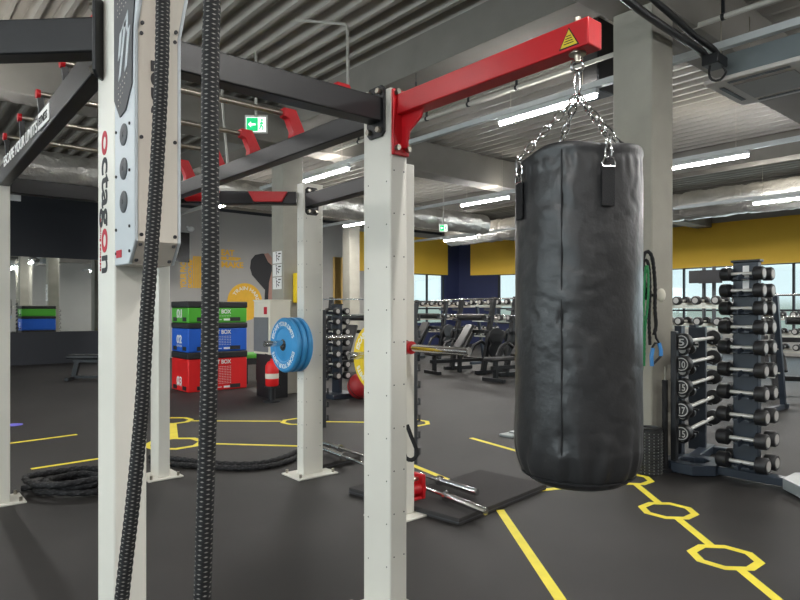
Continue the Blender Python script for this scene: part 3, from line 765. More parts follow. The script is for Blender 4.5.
# cabinet, extinguisher, step
cx, cy = W(270, 10.15)
rt = empty('storage_cabinet', (cx+.22, cy+.27, 0), 'cream white cabinet with grey door beside the concrete column', 'cabinet')
cw, cd = .38, .56
MB().box(cx, cx+cw, cy, cy+cd, .72, 1.60).build('cabinet_body', M['cab'], rt, bevel=.01)
MB().box(cx+.03, cx+cw-.03, cy+.03, cy+cd-.03, 0, .72).build('base_stand', M['black'], rt, bevel=.01)
MB().box(cx-.02, cx, cy+.05, cy+cd-.03, .76, 1.33).build('door', M['greybox'], rt, bevel=.005)
MB().box(cx-.006, cx, cy+.1, cy+.2, 1.38, 1.5).build('door_label', M['inkr'], rt)
MB().box(cx-.01, cx+cw+.01, cy-.01, cy+cd+.01, 1.60, 1.62).build('cabinet_top', M['cab'], rt)
ex = W(272, 9.9); ex = Vector((ex[0], ex[1], .25))
rt = empty('fire_extinguisher', (ex.x, ex.y, 0), 'red fire extinguisher on a low black stand below the blue plates', 'extinguisher')
MB().lathe((ex.x,ex.y,0), (0,0,1), [(0,.14),(.02,.14),(.03,.05),(.22,.05),(.23,.12),(.25,.12)], 20).build('stand', M['black'], rt)
MB().lathe(ex, (0,0,1), [(0,.09),(.02,.105),(.32,.105),(.38,.07),(.40,.03),(.43,.03)], 20).build('cylinder_body', M['redv'], rt)
MB().lathe(ex, (0,0,1), [(.12,.107),(.2,.107)], 20).build('paper_label', M['cab'], rt)
mb = MB().box(ex.x-.03, ex.x+.03, ex.y-.02, ex.y+.02, .43+ex.z, .47+ex.z); mb.bar(ex+Vector((0,0,.47)), ex+Vector((-.12,0,.51)), .02, .01); mb.build('valve_handle', M['black'], rt)
st = W(252, 12.6); st = Vector((st[0], st[1], 0))
rt = empty('step_platform', st, 'green topped step platform between the plyo boxes and the cabinet', 'step')
MB().box(st.x-.35, st.x+.3, st.y-.3, st.y+.3, .5, .58).build('step_top', M['green'], rt, bevel=.02)
mb = MB()
for i in (-1, 1):
    for j in (-1, 1): mb.box(st.x+i*.26-.04, st.x+i*.26+.04, st.y+j*.22-.04, st.y+j*.22+.04, 0, .5)
mb.box(st.x-.34, st.x+.29, st.y-.28, st.y+.28, .38, .5); mb.build('step_frame', M['black'], rt)
# charts and yellow case on the column
u_, v_ = 9.5, 5.41
for i, (ya, yb, lab) in enumerate(((251,263,'topmost'),(264,276,'middle'),(277,289,'lowest'))):
    za = EYE+(HOR-yb)/FPX*10.8; zb = EYE+(HOR-ya)/FPX*10.8
    rt = empty('exercise_chart', (v_, 9.66, za), '%s of three white exercise charts on the concrete column' % lab, 'poster', 'exercise charts on the column')
    MB().box(v_-.008, v_-.001, 9.54, 9.84, za, zb).build('chart_sheet', M['ink'], rt)
    mb = MB()
    for q in range(3):
        zc = za+(zb-za)*(.25+.25*q); mb.box(v_-.01, v_-.008, 9.62-.03*q, 9.65, zc, zc+.02); mb.cyl((v_-.01, 9.66+.03*q, zc+.03), (v_-.008, 9.66+.03*q, zc+.03), .015, 8); mb.box(v_-.01, v_-.008, 9.7, 9.715, za+.03, zb-.05)
    mb.build('chart_figures', M['inkb'], rt)
zc = EYE+20/FPX*11.3
rt = empty('defibrillator_case', (5.72, 9.47, zc), 'yellow and black wall case on the lit side of the concrete column', 'case')
MB().box(5.60, 5.84, 9.38, 9.5, zc-.24, zc+.28).build('case_body', M['yelplate'], rt, bevel=.02)
MB().box(5.66, 5.82, 9.36, 9.38, zc-.2, zc+.15).build('case_window', M['inkb'], rt)
MB().box(5.68, 5.80, 9.352, 9.362, zc-.17, zc-.03).build('case_label', M['cab'], rt)

# ------------------------------------------------------------------ mural and wall things
UM = U1-.004
def wp(px, py): p = on_u(px, py, UM); return p
mur = empty('wall_mural', wp(240, 330), 'printed wall mural with yellow slogans and a bending athlete in black leggings', 'mural')
def poly(pts, m, name, parent=mur, t=.006): return MB().prism([wp(a, b) for a, b in pts], (0,-t,0)).build(name, m, parent, smooth=False)
def wtext(s, px, py, w_px, h_px, m, vert=False, name='slogan'):
    a = wp(px, py); b_ = wp(px+w_px, py); Zd = SY*a.x+CY_*UM; size = h_px/FPX*Zd*1.35
    if vert: text(s, (a.x, UM-.003, a.z), (0,0,1), (-1,0,0), size, m, mur, name, w=w_px/FPX*Zd, ext=.002, bold=.01)
    else: text(s, (a.x, UM-.003, a.z), (1,0,0), (0,0,1), size, m, mur, name, w=(b_-a).length, ext=.002, bold=.01)
wtext('EAT', 221, 255, 13, 6, M['inky']); wtext('SLEEP', 221, 259.5, 20, 3, M['inky']); wtext('MAKE', 221, 267, 22, 6, M['inky'])
wtext('YOUR PACK', 186, 288, 30, 6, M['inky'], True); wtext('DISCOVER', 192, 288, 30, 4, M['inky'], True)
mb = MB()
for i in range(5):
    a = wp(193+i*2.1, 0).x; mb.box(a, a+.05, UM-.006, UM, wp(193,288).z, wp(193,256).z)
mb.build('yellow_stripes', M['inky'], mur)
poly([(250,268),(251,260),(255,255),(262,253.5),(268,254),(272,262),(274,275),(272,300),(264.5,300),(265,290),(258,282),(252,275)], M['inkb'], 'printed_leggings')
poly([(264,254),(268,253),(275,262),(275,268),(268,262)], M['skin'], 'printed_back', t=.009)
poly([(268,300),(269,282),(273,266),(277,268),(277,300)], M['skin'], 'printed_arm', t=.009)
cc_ = wp(245, 302); mb = MB(); mb.cyl(cc_+Vector((0,-.005,0)), cc_, .62, 40); mb.build('yellow_disc', M['inky'], mur)
text('TRAIN HARD', cc_+Vector((0,-.009,0)), (1,0,0), (0,0,1), .16, M['cab'], mur, 'slogan', w=1.05, ext=.002, bold=.004, arc=(.40, R(150)))
mb = MB()
for i in range(4):
    a = wp(333+i*2, 0).x; mb.box(a, a+.16, UM-.006, UM, wp(335,305).z, wp(335,257).z)
mb.build('yellow_stripes', mat('faded_yellow_print', (204,166,92), .7), mur)
# television
a = on_u(178,262,17.6); b_ = on_u(189,233,17.6)
rt = empty('wall_television', ((a.x+b_.x)/2, 17.6, a.z), 'black flat television hanging behind the rope machine', 'television')
MB().box(a.x-.5, b_.x, 17.55, 17.62, a.z, b_.z).build('screen', mat('screen_glass', (10,10,12), .15), rt, bevel=.01)
MB().box(a.x-.1, a.x+.05, 17.62, U1, (a.z+b_.z)/2-.05, (a.z+b_.z)/2+.05).build('wall_arm', M['black'], rt)
a = on_u(191,229,18.7)
rt = empty('security_camera', a, 'small white security camera on the grey mural wall', 'camera')
MB().sphere(a, .1, 14, (1,1.2,.8)).build('camera_body', M['ink'], rt)
MB().cyl(a, (a.x, U1, a.z+.1), .03, 8).build('camera_arm', M['ink'], rt)
# small white sign on charcoal wall
a = on_u(15.5,197.5,U1)
tag(MB().box(a.x-.12,a.x+.12,U1-.02,U1-.001,a.z-.09,a.z+.09).build('wall_socket', M['ink'], origin=a), 'small white square box high on the charcoal wall', 'wall box')

# ------------------------------------------------------------------ exit signs
def exit_sign(px, py, Z, w, h, label, rodtop=True):
    c = P(px, py, Z); rt = empty('exit_sign', c, label, 'exit sign', 'green exit signs'); 
    x = Vector((CY_,-SY,0)) if px < 400 else Vector((CY_,-SY,0)); y = Vector((0,0,1)); nn = -Vector((SY,CY_,0))
    def rect(x0,x1,z0,z1,f,b,m,name): 
        return MB().prism([c+x*x0+y*z0+nn*f, c+x*x1+y*z0+nn*f, c+x*x1+y*z1+nn*f, c+x*x0+y*z1+nn*f], nn*(b-f)).build(name, m, rt, smooth=False)
    rect(-w/2-.02,w/2+.02,-h/2-.02,h/2+.03,-.03,.0,M['acw'],'sign_housing')
    rect(-w/2,w/2,-h/2,h/2,.0,.003,M['exitw'],'sign_white')
    rect(-w*.48,w*.1,-h*.46,h*.46,.003,.005,M['exitg'],'sign_green')
    mb = MB(); q = c+nn*.005
    mb.prism([q+x*(-w*.40), q+x*(-w*.25)+y*h*.2, q+x*(-w*.25)-y*h*.2], nn*.002); mb.prism([q+x*(-w*.27)+y*h*.06, q+x*(-w*.02)+y*h*.06, q+x*(-w*.02)-y*h*.06, q+x*(-w*.27)-y*h*.06], nn*.002)
    mb.build('arrow', M['exitw'], rt, smooth=False)
    mb = MB(); q = c+nn*.003
    mb.cyl(q+x*w*.30+y*h*.3, q+x*w*.30+y*h*.3+nn*.003, h*.08, 10)
    for a1, a2 in (((.30,.2),(.25,-.08)),((.25,-.08),(.18,-.35)),((.27,-.05),(.36,-.2)),((.36,-.2),(.34,-.38)),((.29,.15),(.2,.05)),((.29,.15),(.38,.02))):
        mb.bar(q+x*w*a1[0]+y*h*a1[1]+nn*.002, q+x*w*a2[0]+y*h*a2[1]+nn*.002, .004, h*.09, up=nn.cross(x*(a2[0]-a1[0])+y*(a2[1]-a1[1])*.001+y*.01))
    mb.ring(q+x*w*.3, x, y, h*.001, h*.0005, nn*.001, 4); mb.build('running_figure', M['exitg'], rt, smooth=False)
    MB().cyl(c+Vector((0,0,h/2)), (c.x,c.y,CEIL+.02), .02, 8).build('hanging_rod', M['pipe'], rt)
exit_sign(256, 124.5, 8.6, .27, .2, 'larger green running man exit sign hanging above the black side beam')
exit_sign(443.5, 228, 17.0, .2, .17, 'small distant green exit sign above the far yellow panels')

# ------------------------------------------------------------------ ceiling services
def foil(name, a, b, r, label, seed):
    a = Vector(a); b = Vector(b); n_ = int((b-a).length/.06); random.seed(seed)
    pts = [a+(b-a)*i/n_ for i in range(n_+1)]
    def wb(th, L): return 1+.09*noise.noise(Vector((math.cos(th)*2.5, math.sin(th)*2.5, L*2.2+seed)))+.07*noise.noise(Vector((math.cos(th)*6, math.sin(th)*6, L*6)))+.035*noise.noise(Vector((math.cos(th)*11, math.sin(th)*11, L*14)))-(.07 if (L % 1.5) < .1 else 0)
    tag(MB().tube(pts, r, 40, wob=wb).build(name, M['foil'], origin=a), label, 'duct', 'foil wrapped ducts')
foil('air_duct', (15.95,-6,4.10), (15.95,16.0,4.10), .35, 'silver foil air duct running above the right-hand windows', 1)
foil('air_duct', (-3,12.6,3.98), (13.9,12.6,3.98), .29, 'silver foil air duct crossing the hall behind the white rig', 5)
# air conditioner cassette
rt = empty('ceiling_air_conditioner', (6.87,2.3,3.7), 'grey white square air conditioner under the ceiling at top right', 'air conditioner')
v0_, v1_, u1_, u0_ = 6.39, 7.34, 2.83, 1.88
MB().box(v0_,v1_,u0_,u1_,3.70,3.745).build('panel', M['acw'], rt, bevel=.01)
mb = MB(); mb.box(v0_+.17,v1_-.12,u0_+.12,u1_-.14,3.745,4.02); mb.build('housing', M['galv'], rt, bevel=.01)
mb = MB(); w_ = .045
for (a,b,c_,d_) in ((v0_+.2,v1_-.2,u0_+.07,u0_+.07+w_),(v0_+.2,v1_-.2,u1_-.07-w_,u1_-.07),(v0_+.07,v0_+.07+w_,u0_+.2,u1_-.2),(v1_-.07-w_,v1_-.07,u0_+.2,u1_-.2)): mb.box(a,b,c_,d_,3.695,3.70)
mb.build('air_slots', M['darkgrey'], rt)
MB().box(v0_+.2,v1_-.2,u0_+.2,u1_-.2,3.692,3.70).build('intake_grille', mat('grille_grey', (150,144,140), .5), rt, bevel=.004)
mb = MB()
for i in (v0_+.12, v1_-.12):
    for j in (u0_+.12, u1_-.12): mb.cyl((i,j,4.0),(i,j,4.6), .006, 6)
mb.build('hanging_rods', M['steel'], rt)
# black hoses and junction
j0 = P(712,61,6.12)
tag(MB().tube(spline([P(606,-18,5.0), P(640,10,5.3), P(675,34,5.75), P(702,52,6.15), P(710,66,6.2)], .06), .035, 12).build('insulated_hose', M['leather'], origin=j0), 'thick black insulated hose, left one of the pair above the column', 'hose', 'black hoses at the ceiling')
tag(MB().tube(spline([P(640,-12,5.2), P(668,12,5.6), P(695,36,6.0), P(714,50,6.15), P(722,62,6.2)], .06), .03, 12).build('insulated_hose', M['leather'], origin=j0), 'thick black insulated hose, right one of the pair above the column', 'hose', 'black hoses at the ceiling')
rt = empty('junction_box', j0, 'black cable junction with looping wires under the pale channel', 'junction box')
MB().box(j0.x-.1,j0.x+.12,j0.y-.1,j0.y+.06,j0.z-.06,j0.z+.04).build('box_case', M['black'], rt, bevel=.01)
MB().tube(spline([P(710,66,6.1), P(709,74,6.05), P(712,80,6.05), P(720,80,6.05), P(726,72,6.1), P(722,66,6.1)], .03), .012, 8).build('wire_loop', M['leather'], rt)
# pipes
def pipe(pts, r, label, name='sprinkler_pipe', grp='pale pipes under the ceiling', m='pipe'):
    mb = MB().tube(pts, r, 10)
    return tag(mb.build(name, M[m], origin=pts[0]), label, 'pipe', grp)
rt = empty('sprinkler_pipe', (6.33,3.5,4.3), 'pale pipe with black clips running behind the red boom', 'pipe', 'pale pipes under the ceiling')
MB().cyl((6.33,-1,4.3),(6.33,9.3,4.3), .026, 12).build('pipe_run', M['pipe'], rt)
mb = MB()
for i in range(12): mb.ring((6.33,-.8+i*.85,4.3), (1,0,0), (0,0,1), .036, .024, (0,.03,0), 12); mb.box(6.32,6.34,-.8+i*.85,-.77+i*.85,4.33,4.55)
mb.build('pipe_clips', M['black'], rt)
MB().cyl((6.33,1.72,4.3),(6.33,1.72,4.0), .024, 10).build('pipe_drop', M['pipe'], rt)
a = P(296,-8,7.6); a.z = min(a.z, 4.97)
pipe([a, P(345,24,7.4), P(347,26,7.4), P(347.5,32,7.4), P(348,96,7.4)], .018, 'pale drop pipe bending down above the black cross beam')
mb = P(222,100,9.0)
pipe([Vector((mb.x,mb.y,CEIL)), P(222,100,9.0), P(228,168,9.0)], .018, 'thin pale pipe dropping just right of the hanging rope')
for px, y1, Z, lab in ((416,86,8.2,'thin hanging wire rising just right of the front white post'),(507,46,7.5,'thin hanging wire above the middle of the red boom'),(443,72,9.0,'thin hook wire above the inner end of the red boom'),(531,40,8.6,'thin hook wire above the outer half of the red boom'),(685,58,7.2,'thin hanging wire right of the concrete column top'),(721,55,6.8,'thin hanging wire beside the air conditioner'),(743,42,7.6,'thin hanging wire over the air conditioner'),(379,100,9.0,'thin hook wire above the front white post')):
    p = P(px, y1, Z)
    mb = MB().cyl(p, (p.x,p.y,CEIL+.01), .005, 6); mb.cyl(p-Vector((0,0,.02)), p+Vector((0,0,.05)), .013, 8)
    tag(mb.build('suspension_wire', M['darkgrey'], origin=p), lab, 'wire', 'thin wires from the ceiling')
# loudspeaker beside the column
c = P(594,60,7.6)
rt = empty('loudspeaker', c-Vector((0,0,.44)), 'black loudspeaker hanging at the left side of the concrete column top', 'loudspeaker')
MB().box(c.x-.17,c.x+.17,c.y-.17,c.y+.17,c.z-.44,c.z+.42).build('speaker_cabinet', M['black'], rt, bevel=.015)
MB().box(c.x-.178,c.x-.17,c.y-.15,c.y+.15,c.z-.35,c.z+.35).build('speaker_grille', M['leather'], rt)
MB().cyl(c+Vector((0,0,.38)), (c.x,c.y,CEIL), .015, 8).build('hanging_rod', M['black'], rt)

# ------------------------------------------------------------------ things at the concrete column
hk = P(648,254,5.62)
rt = empty('band_hook', hk, 'steel hook plate near the top of the hanging bands on the column', 'hook')
MB().box(5.44,5.48,2.98,3.08,hk.z-.05,hk.z+.02).build('hook_plate', M['steel'], rt); MB().cyl((5.48,3.02,hk.z),(5.33,3.02,hk.z), .012, 8).build('hook_rod', M['steel'], rt)
def band(px_list, Z, r, m, label, name='resistance_band'):
    pts = spline([P(a, b, Z) for a, b in px_list], .02)
    return tag(MB().tube(pts, r, 10, wob=lambda th, L: 1+.15*math.sin(L*160)).build(name, M[m], origin=pts[0]), label, 'resistance band', 'resistance bands on the column')
band([(646,300),(644,275),(643,258),(646,252),(650,253),(653,262),(655,285),(655,310),(656,325),(654,335)], 5.45, .016, 'web', 'black sleeved resistance band looping over the hook, outermost')
band([(640,322),(641,290),(642,266),(646,260),(649,268),(650,292),(649,318),(650,345)], 5.42, .014, 'web', 'black resistance band hanging straight beside the green tubes')
band([(642,370),(643,330),(644,290),(646,266),(648,272),(648,300),(645,330),(644,366)], 5.38, .011, 'bandg', 'green resistance tube looped over the hook on the column')
mb = MB(); Zh = 5.4
mb.tube([P(652,346,Zh), P(660,343,Zh)], .012, 8); h1 = mb
rt = empty('cable_handle', P(655,368,Zh), 'blue stirrup handle dangling from a black band on the column', 'handle')
MB().tube([P(659,343,Zh), P(661,350,Zh), P(661,356,Zh)], .017, 10).build('grip_side', M['handleb'], rt)
MB().tube([P(653,348,Zh), P(651.5,356,Zh), P(652,366,Zh)], .017, 10).build('grip_side', M['handleb'], rt)
MB().tube([P(661,356,Zh), P(652.5,365,Zh)], .010, 8).build('cross_bar', M['inkb'], rt)
MB().tube([P(652,348,Zh), P(655,343,Zh), P(659,343,Zh), P(656,338,Zh), P(655,330,Zh)], .010, 8).build('handle_strap', M['web'], rt)
kb = P(661,295,5.5)
rt = empty('wall_peg', kb, 'round white knob on the concrete column beside the hanging bands', 'knob')
MB().sphere(kb, .04, 14, (1,1,1.5)).build('round_cap', M['cab'], rt); MB().cyl(kb, (kb.x+.0,2.9,kb.z), .014, 8).build('peg_stem', M['black'], rt)
fr_ = F(650.5, 473); fr_.z = 0
rt = empty('foam_roller', fr_, 'black ribbed foam roller standing upright at the foot of the concrete column', 'foam roller')
prf = [(0,.06),(0,.094)]
z = .0
while z < .39: prf += [(z+.004,.100),(z+.018,.100),(z+.022,.092),(z+.026,.092)]; z += .0265
prf += [(.405,.1),(.41,.09),(.41,.07),(.36,.065),(.3,.01)]
MB().lathe(fr_, (0,0,1), prf, 36).build('roller_shell', M['leather'], rt)
mb = MB()
for i in range(14):
    for j in range(16):
        a = 2*PI*j/16; mb.box(fr_.x+math.cos(a)*.099-.004, fr_.x+math.cos(a)*.099+.004, fr_.y+math.sin(a)*.099-.004, fr_.y+math.sin(a)*.099+.004, .012+i*.0265, .02+i*.0265)
mb.build('roller_nubs', mat('grey_nubs', (140,142,138), .6), rt, smooth=False)
pb = F(665, 471.5)
rt = empty('body_bar', pb, 'black weighted bar standing upright between the column and barbell rack', 'bar')
MB().cyl(pb, P(665,380,5.62)+Vector((0,0,0)), .026, 12).build('bar_grip', M['web'], rt)
tp = P(665,380,5.62); MB().cyl(tp, tp+Vector((0,0,.12)), .008, 8).build('bar_tip', M['steel'], rt)
MB().cyl(pb, pb+Vector((0,0,.03)), .07, 16).build('bar_foot', M['black'], rt)

# ------------------------------------------------------------------ dumbbells
def dumbbell_proto(L=.365, r=.062):       # axis along y, centre at origin
    rt = empty('dumbbell', (0,0,0), 'x', 'dumbbell')
    MB().cyl((0,-L/2+.08,0),(0,L/2-.08,0), .016, 10).build('handle', mat('satin_steel', (214,212,206), .4, .5), rt)
    for s_ in (-1, 1):
        h = MB().lathe((0,s_*(L/2-.09),0), (0,s_,0), [(0,.03),(.004,r*.8),(.012,r),(.078,r),(.09,r*.86),(.09,.02)], 16).build('weight_head', M['dumb'], rt)
        MB().lathe((0,s_*(L/2-.09),0), (0,s_,0), [(.09,r*.64),(.093,r*.62),(.093,.01)], 16).build('end_cap', M['disc'], h)
    return rt
DB = dumbbell_proto(); first_db = [True]
def put_db(loc, rz, label, group, scale=1):
    if first_db[0]:
        first_db[0] = False; r = DB; r.location = loc; r.rotation_euler = (0,0,rz); r.scale = (scale,)*3; r['label'] = label; r['group'] = group; return r
    return dup(DB, loc, rz, label, group, scale)
ORD = ['top', 'second', 'third', 'fourth', 'fifth', 'sixth', 'seventh', 'eighth', 'ninth', 'tenth', 'eleventh', 'twelfth']
# near tower at the right
def tower(px, py_base, rows, zs, label, side_names, group, where, foot=True, sc=1):
    c = F(px, py_base); rt = empty('dumbbell_tower', c, label, 'dumbbell rack', 'dumbbell towers')
    H = zs[0]+.11
    mb = MB(); mb.box(c.x-.035,c.x+.035,c.y-.10,c.y+.10,.08,H); mb.build('upright', M['navy'], rt, bevel=.006)
    MB().box(c.x-.045,c.x+.045,c.y-.115,c.y+.115,H,H+.02).build('top_cap', M['black'], rt, bevel=.004)
    for z in zs:
        for s_ in (-1, 1):
            mb = MB(); mb.bar((c.x+s_*.03,c.y,z-.04),(c.x+s_*.13,c.y,z-.03), .13, .012); mb.bar((c.x+s_*.13,c.y,z-.036),(c.x+s_*.135,c.y,z+.005), .13, .01)
            mb.build('cradle_arm', M['navy'], rt)
    if foot:
        mb = MB(); mb.box(c.x-.05,c.x+.05,c.y-.32,c.y+.26,.02,.09); mb.prism([(c.x-.05,c.y-.14,.09),(c.x-.05,c.y+.14,.09),(c.x-.05,c.y+.1,.16),(c.x-.05,c.y-.1,.16)], (.1,0,0)); mb.build('base_rail', M['navy'], rt, bevel=.006)
        for s_, yy in ((-1, c.y-.62), (1, c.y+.45)):
            fo = MB().ring((c.x+(.06 if s_ < 0 else 0),yy,.01), (1,0,0), (0,1,0), .35 if s_ < 0 else .25, .2 if s_ < 0 else .13, (0,0,.09), 8, .5)
            fo.build('octagonal_foot', M['footg'] if s_ < 0 else M['navy'], rt, bevel=.006)['label'] = 'pale grey foot ring' if s_ < 0 else 'dark foot ring'
    else:
        MB().box(c.x-.25,c.x+.25,c.y-.25,c.y+.25,.0,.08).build('base_foot', M['navy'], rt, bevel=.01)
    for i, z in enumerate(zs):
        for s_, nm in ((-1, side_names[0]), (1, side_names[1])):
            put_db((c.x+s_*.095, c.y, z+.01), 0, '%s dumbbell down the %s side of %s' % (ORD[i] if i else 'topmost', nm, where), group, sc*(.92+.02*i))
    return c
zs = []
for y in (275.5,292,309.5,328,348,370,392.5,415,438,461): zs.append(EYE-(y-HOR)/FPX*5.33)
c = tower(747, 481, 10, zs, 'tall dark steel dumbbell tower with silver handled dumbbells at the right', ('near', 'far'), 'dumbbells on the right tower', 'the right tower')
MB().box(c.x-.038,c.x-.0355,c.y-.03,c.y+.02,zs[0]-.12,zs[0]+.08).build('size_label', M['ink'], bpy.data.objects['dumbbell_tower'])
# tower behind the yellow plate
zs2 = [1.42,1.25,1.08,.9,.72,.54,.36]
tower(337, 397, 7, zs2, 'dark dumbbell tower behind the rig between its white posts', ('near', 'far'), 'dumbbells on the tower behind the rig', 'the tower behind the rig', False)

# ------------------------------------------------------------------ fixed barbell rack
b0 = Wp((681-400)/FPX*5.6, 5.6); ang = R(40)       # bars run 40 degrees right of view
d2 = Wp(math.sin(ang), math.cos(ang)); n2_ = Vector((-d2.y, d2.x, 0))
rk = empty('barbell_rack', b0+d2*.5, 'dark steel barbell rack with short barbells right of the concrete column', 'barbell rack')
rows = [1.155,.955,.75,.545,.335]
for t in (.38, .86):
    p = b0+d2*t+n2_*.12; MB().bar((p.x,p.y,.06),(p.x,p.y,1.3), .07, .07).build('upright', M['navy'], rk, bevel=.004)
p = b0+d2*.80; mb = MB(); q = p+n2_*.07; mb.bar((q.x,q.y,.06),(q.x,q.y,1.28), .16, .05, up=d2); mb.build('back_panel', M['navy'], rk, bevel=.004)
MB().bar((q-d2*.03)+Vector((0,0,1.08)), (q-d2*.03)+Vector((0,0,1.14)), .03, .004, up=d2).build('size_label', M['ink'], rk)
for t in (.38, .86):
    for z in rows:
        p = b0+d2*t
        mb = MB(); mb.bar(p+Vector((0,0,z-.03))+n2_*.12, p+Vector((0,0,z-.03))-n2_*.05, .03, .015)
        for s_ in (): mb.bar(p+Vector((0,0,z-.03))+n2_*s_*.03, p+Vector((0,0,z-.02))+n2_*s_*.17, .03, .02); mb.bar(p+Vector((0,0,z-.03))+n2_*s_*.165, p+Vector((0,0,z+.02))+n2_*s_*.175, .03, .012)
        mb.build('cradle_arm', M['black'], rk)
mb = MB(); a = b0+d2*.25; b_ = b0+d2*1.0
mb.bar((a.x,a.y,.05),(b_.x,b_.y,.05), .1, .08)
for p in (b0+d2*.32, b0+d2*.95): mb.bar(p+n2_*.1+Vector((0,0,.045)), p-n2_*.3+Vector((0,0,.045)), .09, .07)
mb.build('base_feet', M['navy'], rk, bevel=.006)
pf_ = b0-d2*.02-n2_*-.085
mb = MB(); p = Vector(W(674.5, 5.62)+(0,)); mb.bar((p.x,p.y,0),(p.x,p.y,1.26), .05, .05); mb.build('front_post', M['black'], rk, bevel=.004)
MB().bar((p.x,p.y,.03), (b0+d2*.38+Vector((0,0,.03))), .06, .06).build('base_tie', M['black'], rk)
# barbell prototype along +x, 1.2 m
def fixed_bar():
    rt = empty('fixed_barbell', (0,0,0), 'x', 'barbell')
    MB().cyl((.12,0,0),(1.08,0,0), .018, 12).build('bar_shaft', mat('satin_steel', (214,212,206), .4, .5), rt)
    for s_, x in ((1, .12), (-1, 1.08)):
        h = MB().lathe((x,0,0), (-s_,0,0), [(0,.03),(.004,.06),(.012,.075),(.1,.075),(.115,.065),(.115,.02)], 18).build('weight_head', M['dumb'], rt)
        MB().ring((x-s_*.1155,0,0), (0,1,0), (0,0,1), .058, .05, (-s_*.003,0,0), 20).build('head_ring', M['disc'], h)
    return rt
fb = fixed_bar(); rz = math.atan2(d2.y, d2.x); k = 0
nums = ['5', '10', '15', '17', '15']
for i, z in enumerate(rows):
    loc = b0+Vector((0,0,z+.01)); lab = '%s short black barbell with silver shaft on the barbell rack' % (ORD[i] if i else 'topmost')
    if k == 0: o = fb; o.location = loc; o.rotation_euler = (0,0,rz); o['label'] = lab; o['group'] = 'barbells on the rack'; ORG[o.name] = Vector((0,0,0))
    else: o = dup(fb, loc, rz, lab, 'barbells on the rack')
    k += 1
    put_db(b0+d2*.36+n2_*.05+Vector((0,0,z-.075)), rz-PI/2, '%s dumbbell down the back of the barbell rack' % (ORD[i] if i else 'topmost'), 'dumbbells behind the barbells', .8)
for i, ob in enumerate([o for o in bpy.data.objects if o.name.startswith('fixed_barbell')]):
    s = nums[i % 5]
    text(s, (.0005,.028,-.032), (0,-1,0), (0,0,1), .085, M['disc'], ob, 'number', w=.05, bold=.001)

# ------------------------------------------------------------------ long dumbbell racks
RB = {}
def long_rack(cx, cy, rz, L, tiers, nper, label, where, grp, skip=None, sc=1.1):
    rt = empty('dumbbell_rack', (0,0,0), label, 'dumbbell rack', 'long dumbbell racks')
    for x in (-L/2, L/2):
        mb = MB(); mb.bar((x,.22,0),(x,-.1,tiers[-1]+.12), .07, .07); mb.bar((x,-.32,.04),(x,.34,.04), .07, .07)
        mb.build('end_frame', M['navy'], rt, bevel=.005)
    for t in tiers:
        yy = -.1+.32*(1-(t/(tiers[-1]+.12)))-.13
        MB().bar((-L/2,yy-.11,t-.04),(L/2,yy-.11,t-.055), .03, .035).build('shelf_rail', M['steel'], rt)
        MB().bar((-L/2,yy+.11,t),(L/2,yy+.11,t-.0), .03, .05).build('shelf_rail', M['steel'], rt)
    rt.location = (cx,cy,0); rt.rotation_euler = (0,0,rz)
    m = Matrix.Rotation(rz, 3, 'Z')
    for ti, t in enumerate(tiers):
        yy = -.1+.32*(1-(t/(tiers[-1]+.12)))-.13
        for i in range(nper):
            x = -L/2+.12+(L-.24)*i/(nper-1)
            if skip and skip(ti, i): continue
            p = m @ Vector((x, yy, t+.055)); 
            tn = {0:'lowest',1:'second lowest',2:'third lowest',3:'highest'}[ti if ti < len(tiers)-1 else 3]
            put_db((cx+p.x, cy+p.y, p.z), rz, '%s dumbbell from left, %s tier of %s' % (ORD[i] if i else 'first', tn, where), grp, sc)
# rail along local x ; face toward -y local
cx, cy = W(688, 10.0); long_rack(cx, cy, R(-90), 2.6, [.55,.9,1.22,1.54], 9, 'tall dumbbell rack with silver rails behind the barbell rack', 'the tall rack behind the barbells', 'dumbbells on the tall rack', skip=lambda t, i: i < 3 or t == 0)
cx, cy = W(800, 13.0); long_rack(cx, cy, R(-90), 2.6, [.62,.95,1.3], 9, 'dumbbell rack standing in front of the right windows', 'the rack by the right windows', 'dumbbells on the window rack', skip=lambda t, i: i > 7)
cx, cy = W(448, 20.5); long_rack(cx, cy, R(-20), 3.6, [.8,1.2,1.6], 12, 'long dumbbell rack against the far navy corner', 'the far corner rack', 'dumbbells on the corner rack', sc=1.2)
cx, cy = W(517, 15.8); long_rack(cx, cy, R(-90), 2.6, [.8,1.2,1.6], 9, 'dumbbell rack below the far window left of the bag', 'the rack left of the bag', 'dumbbells on the rack left of the bag', sc=1.2)

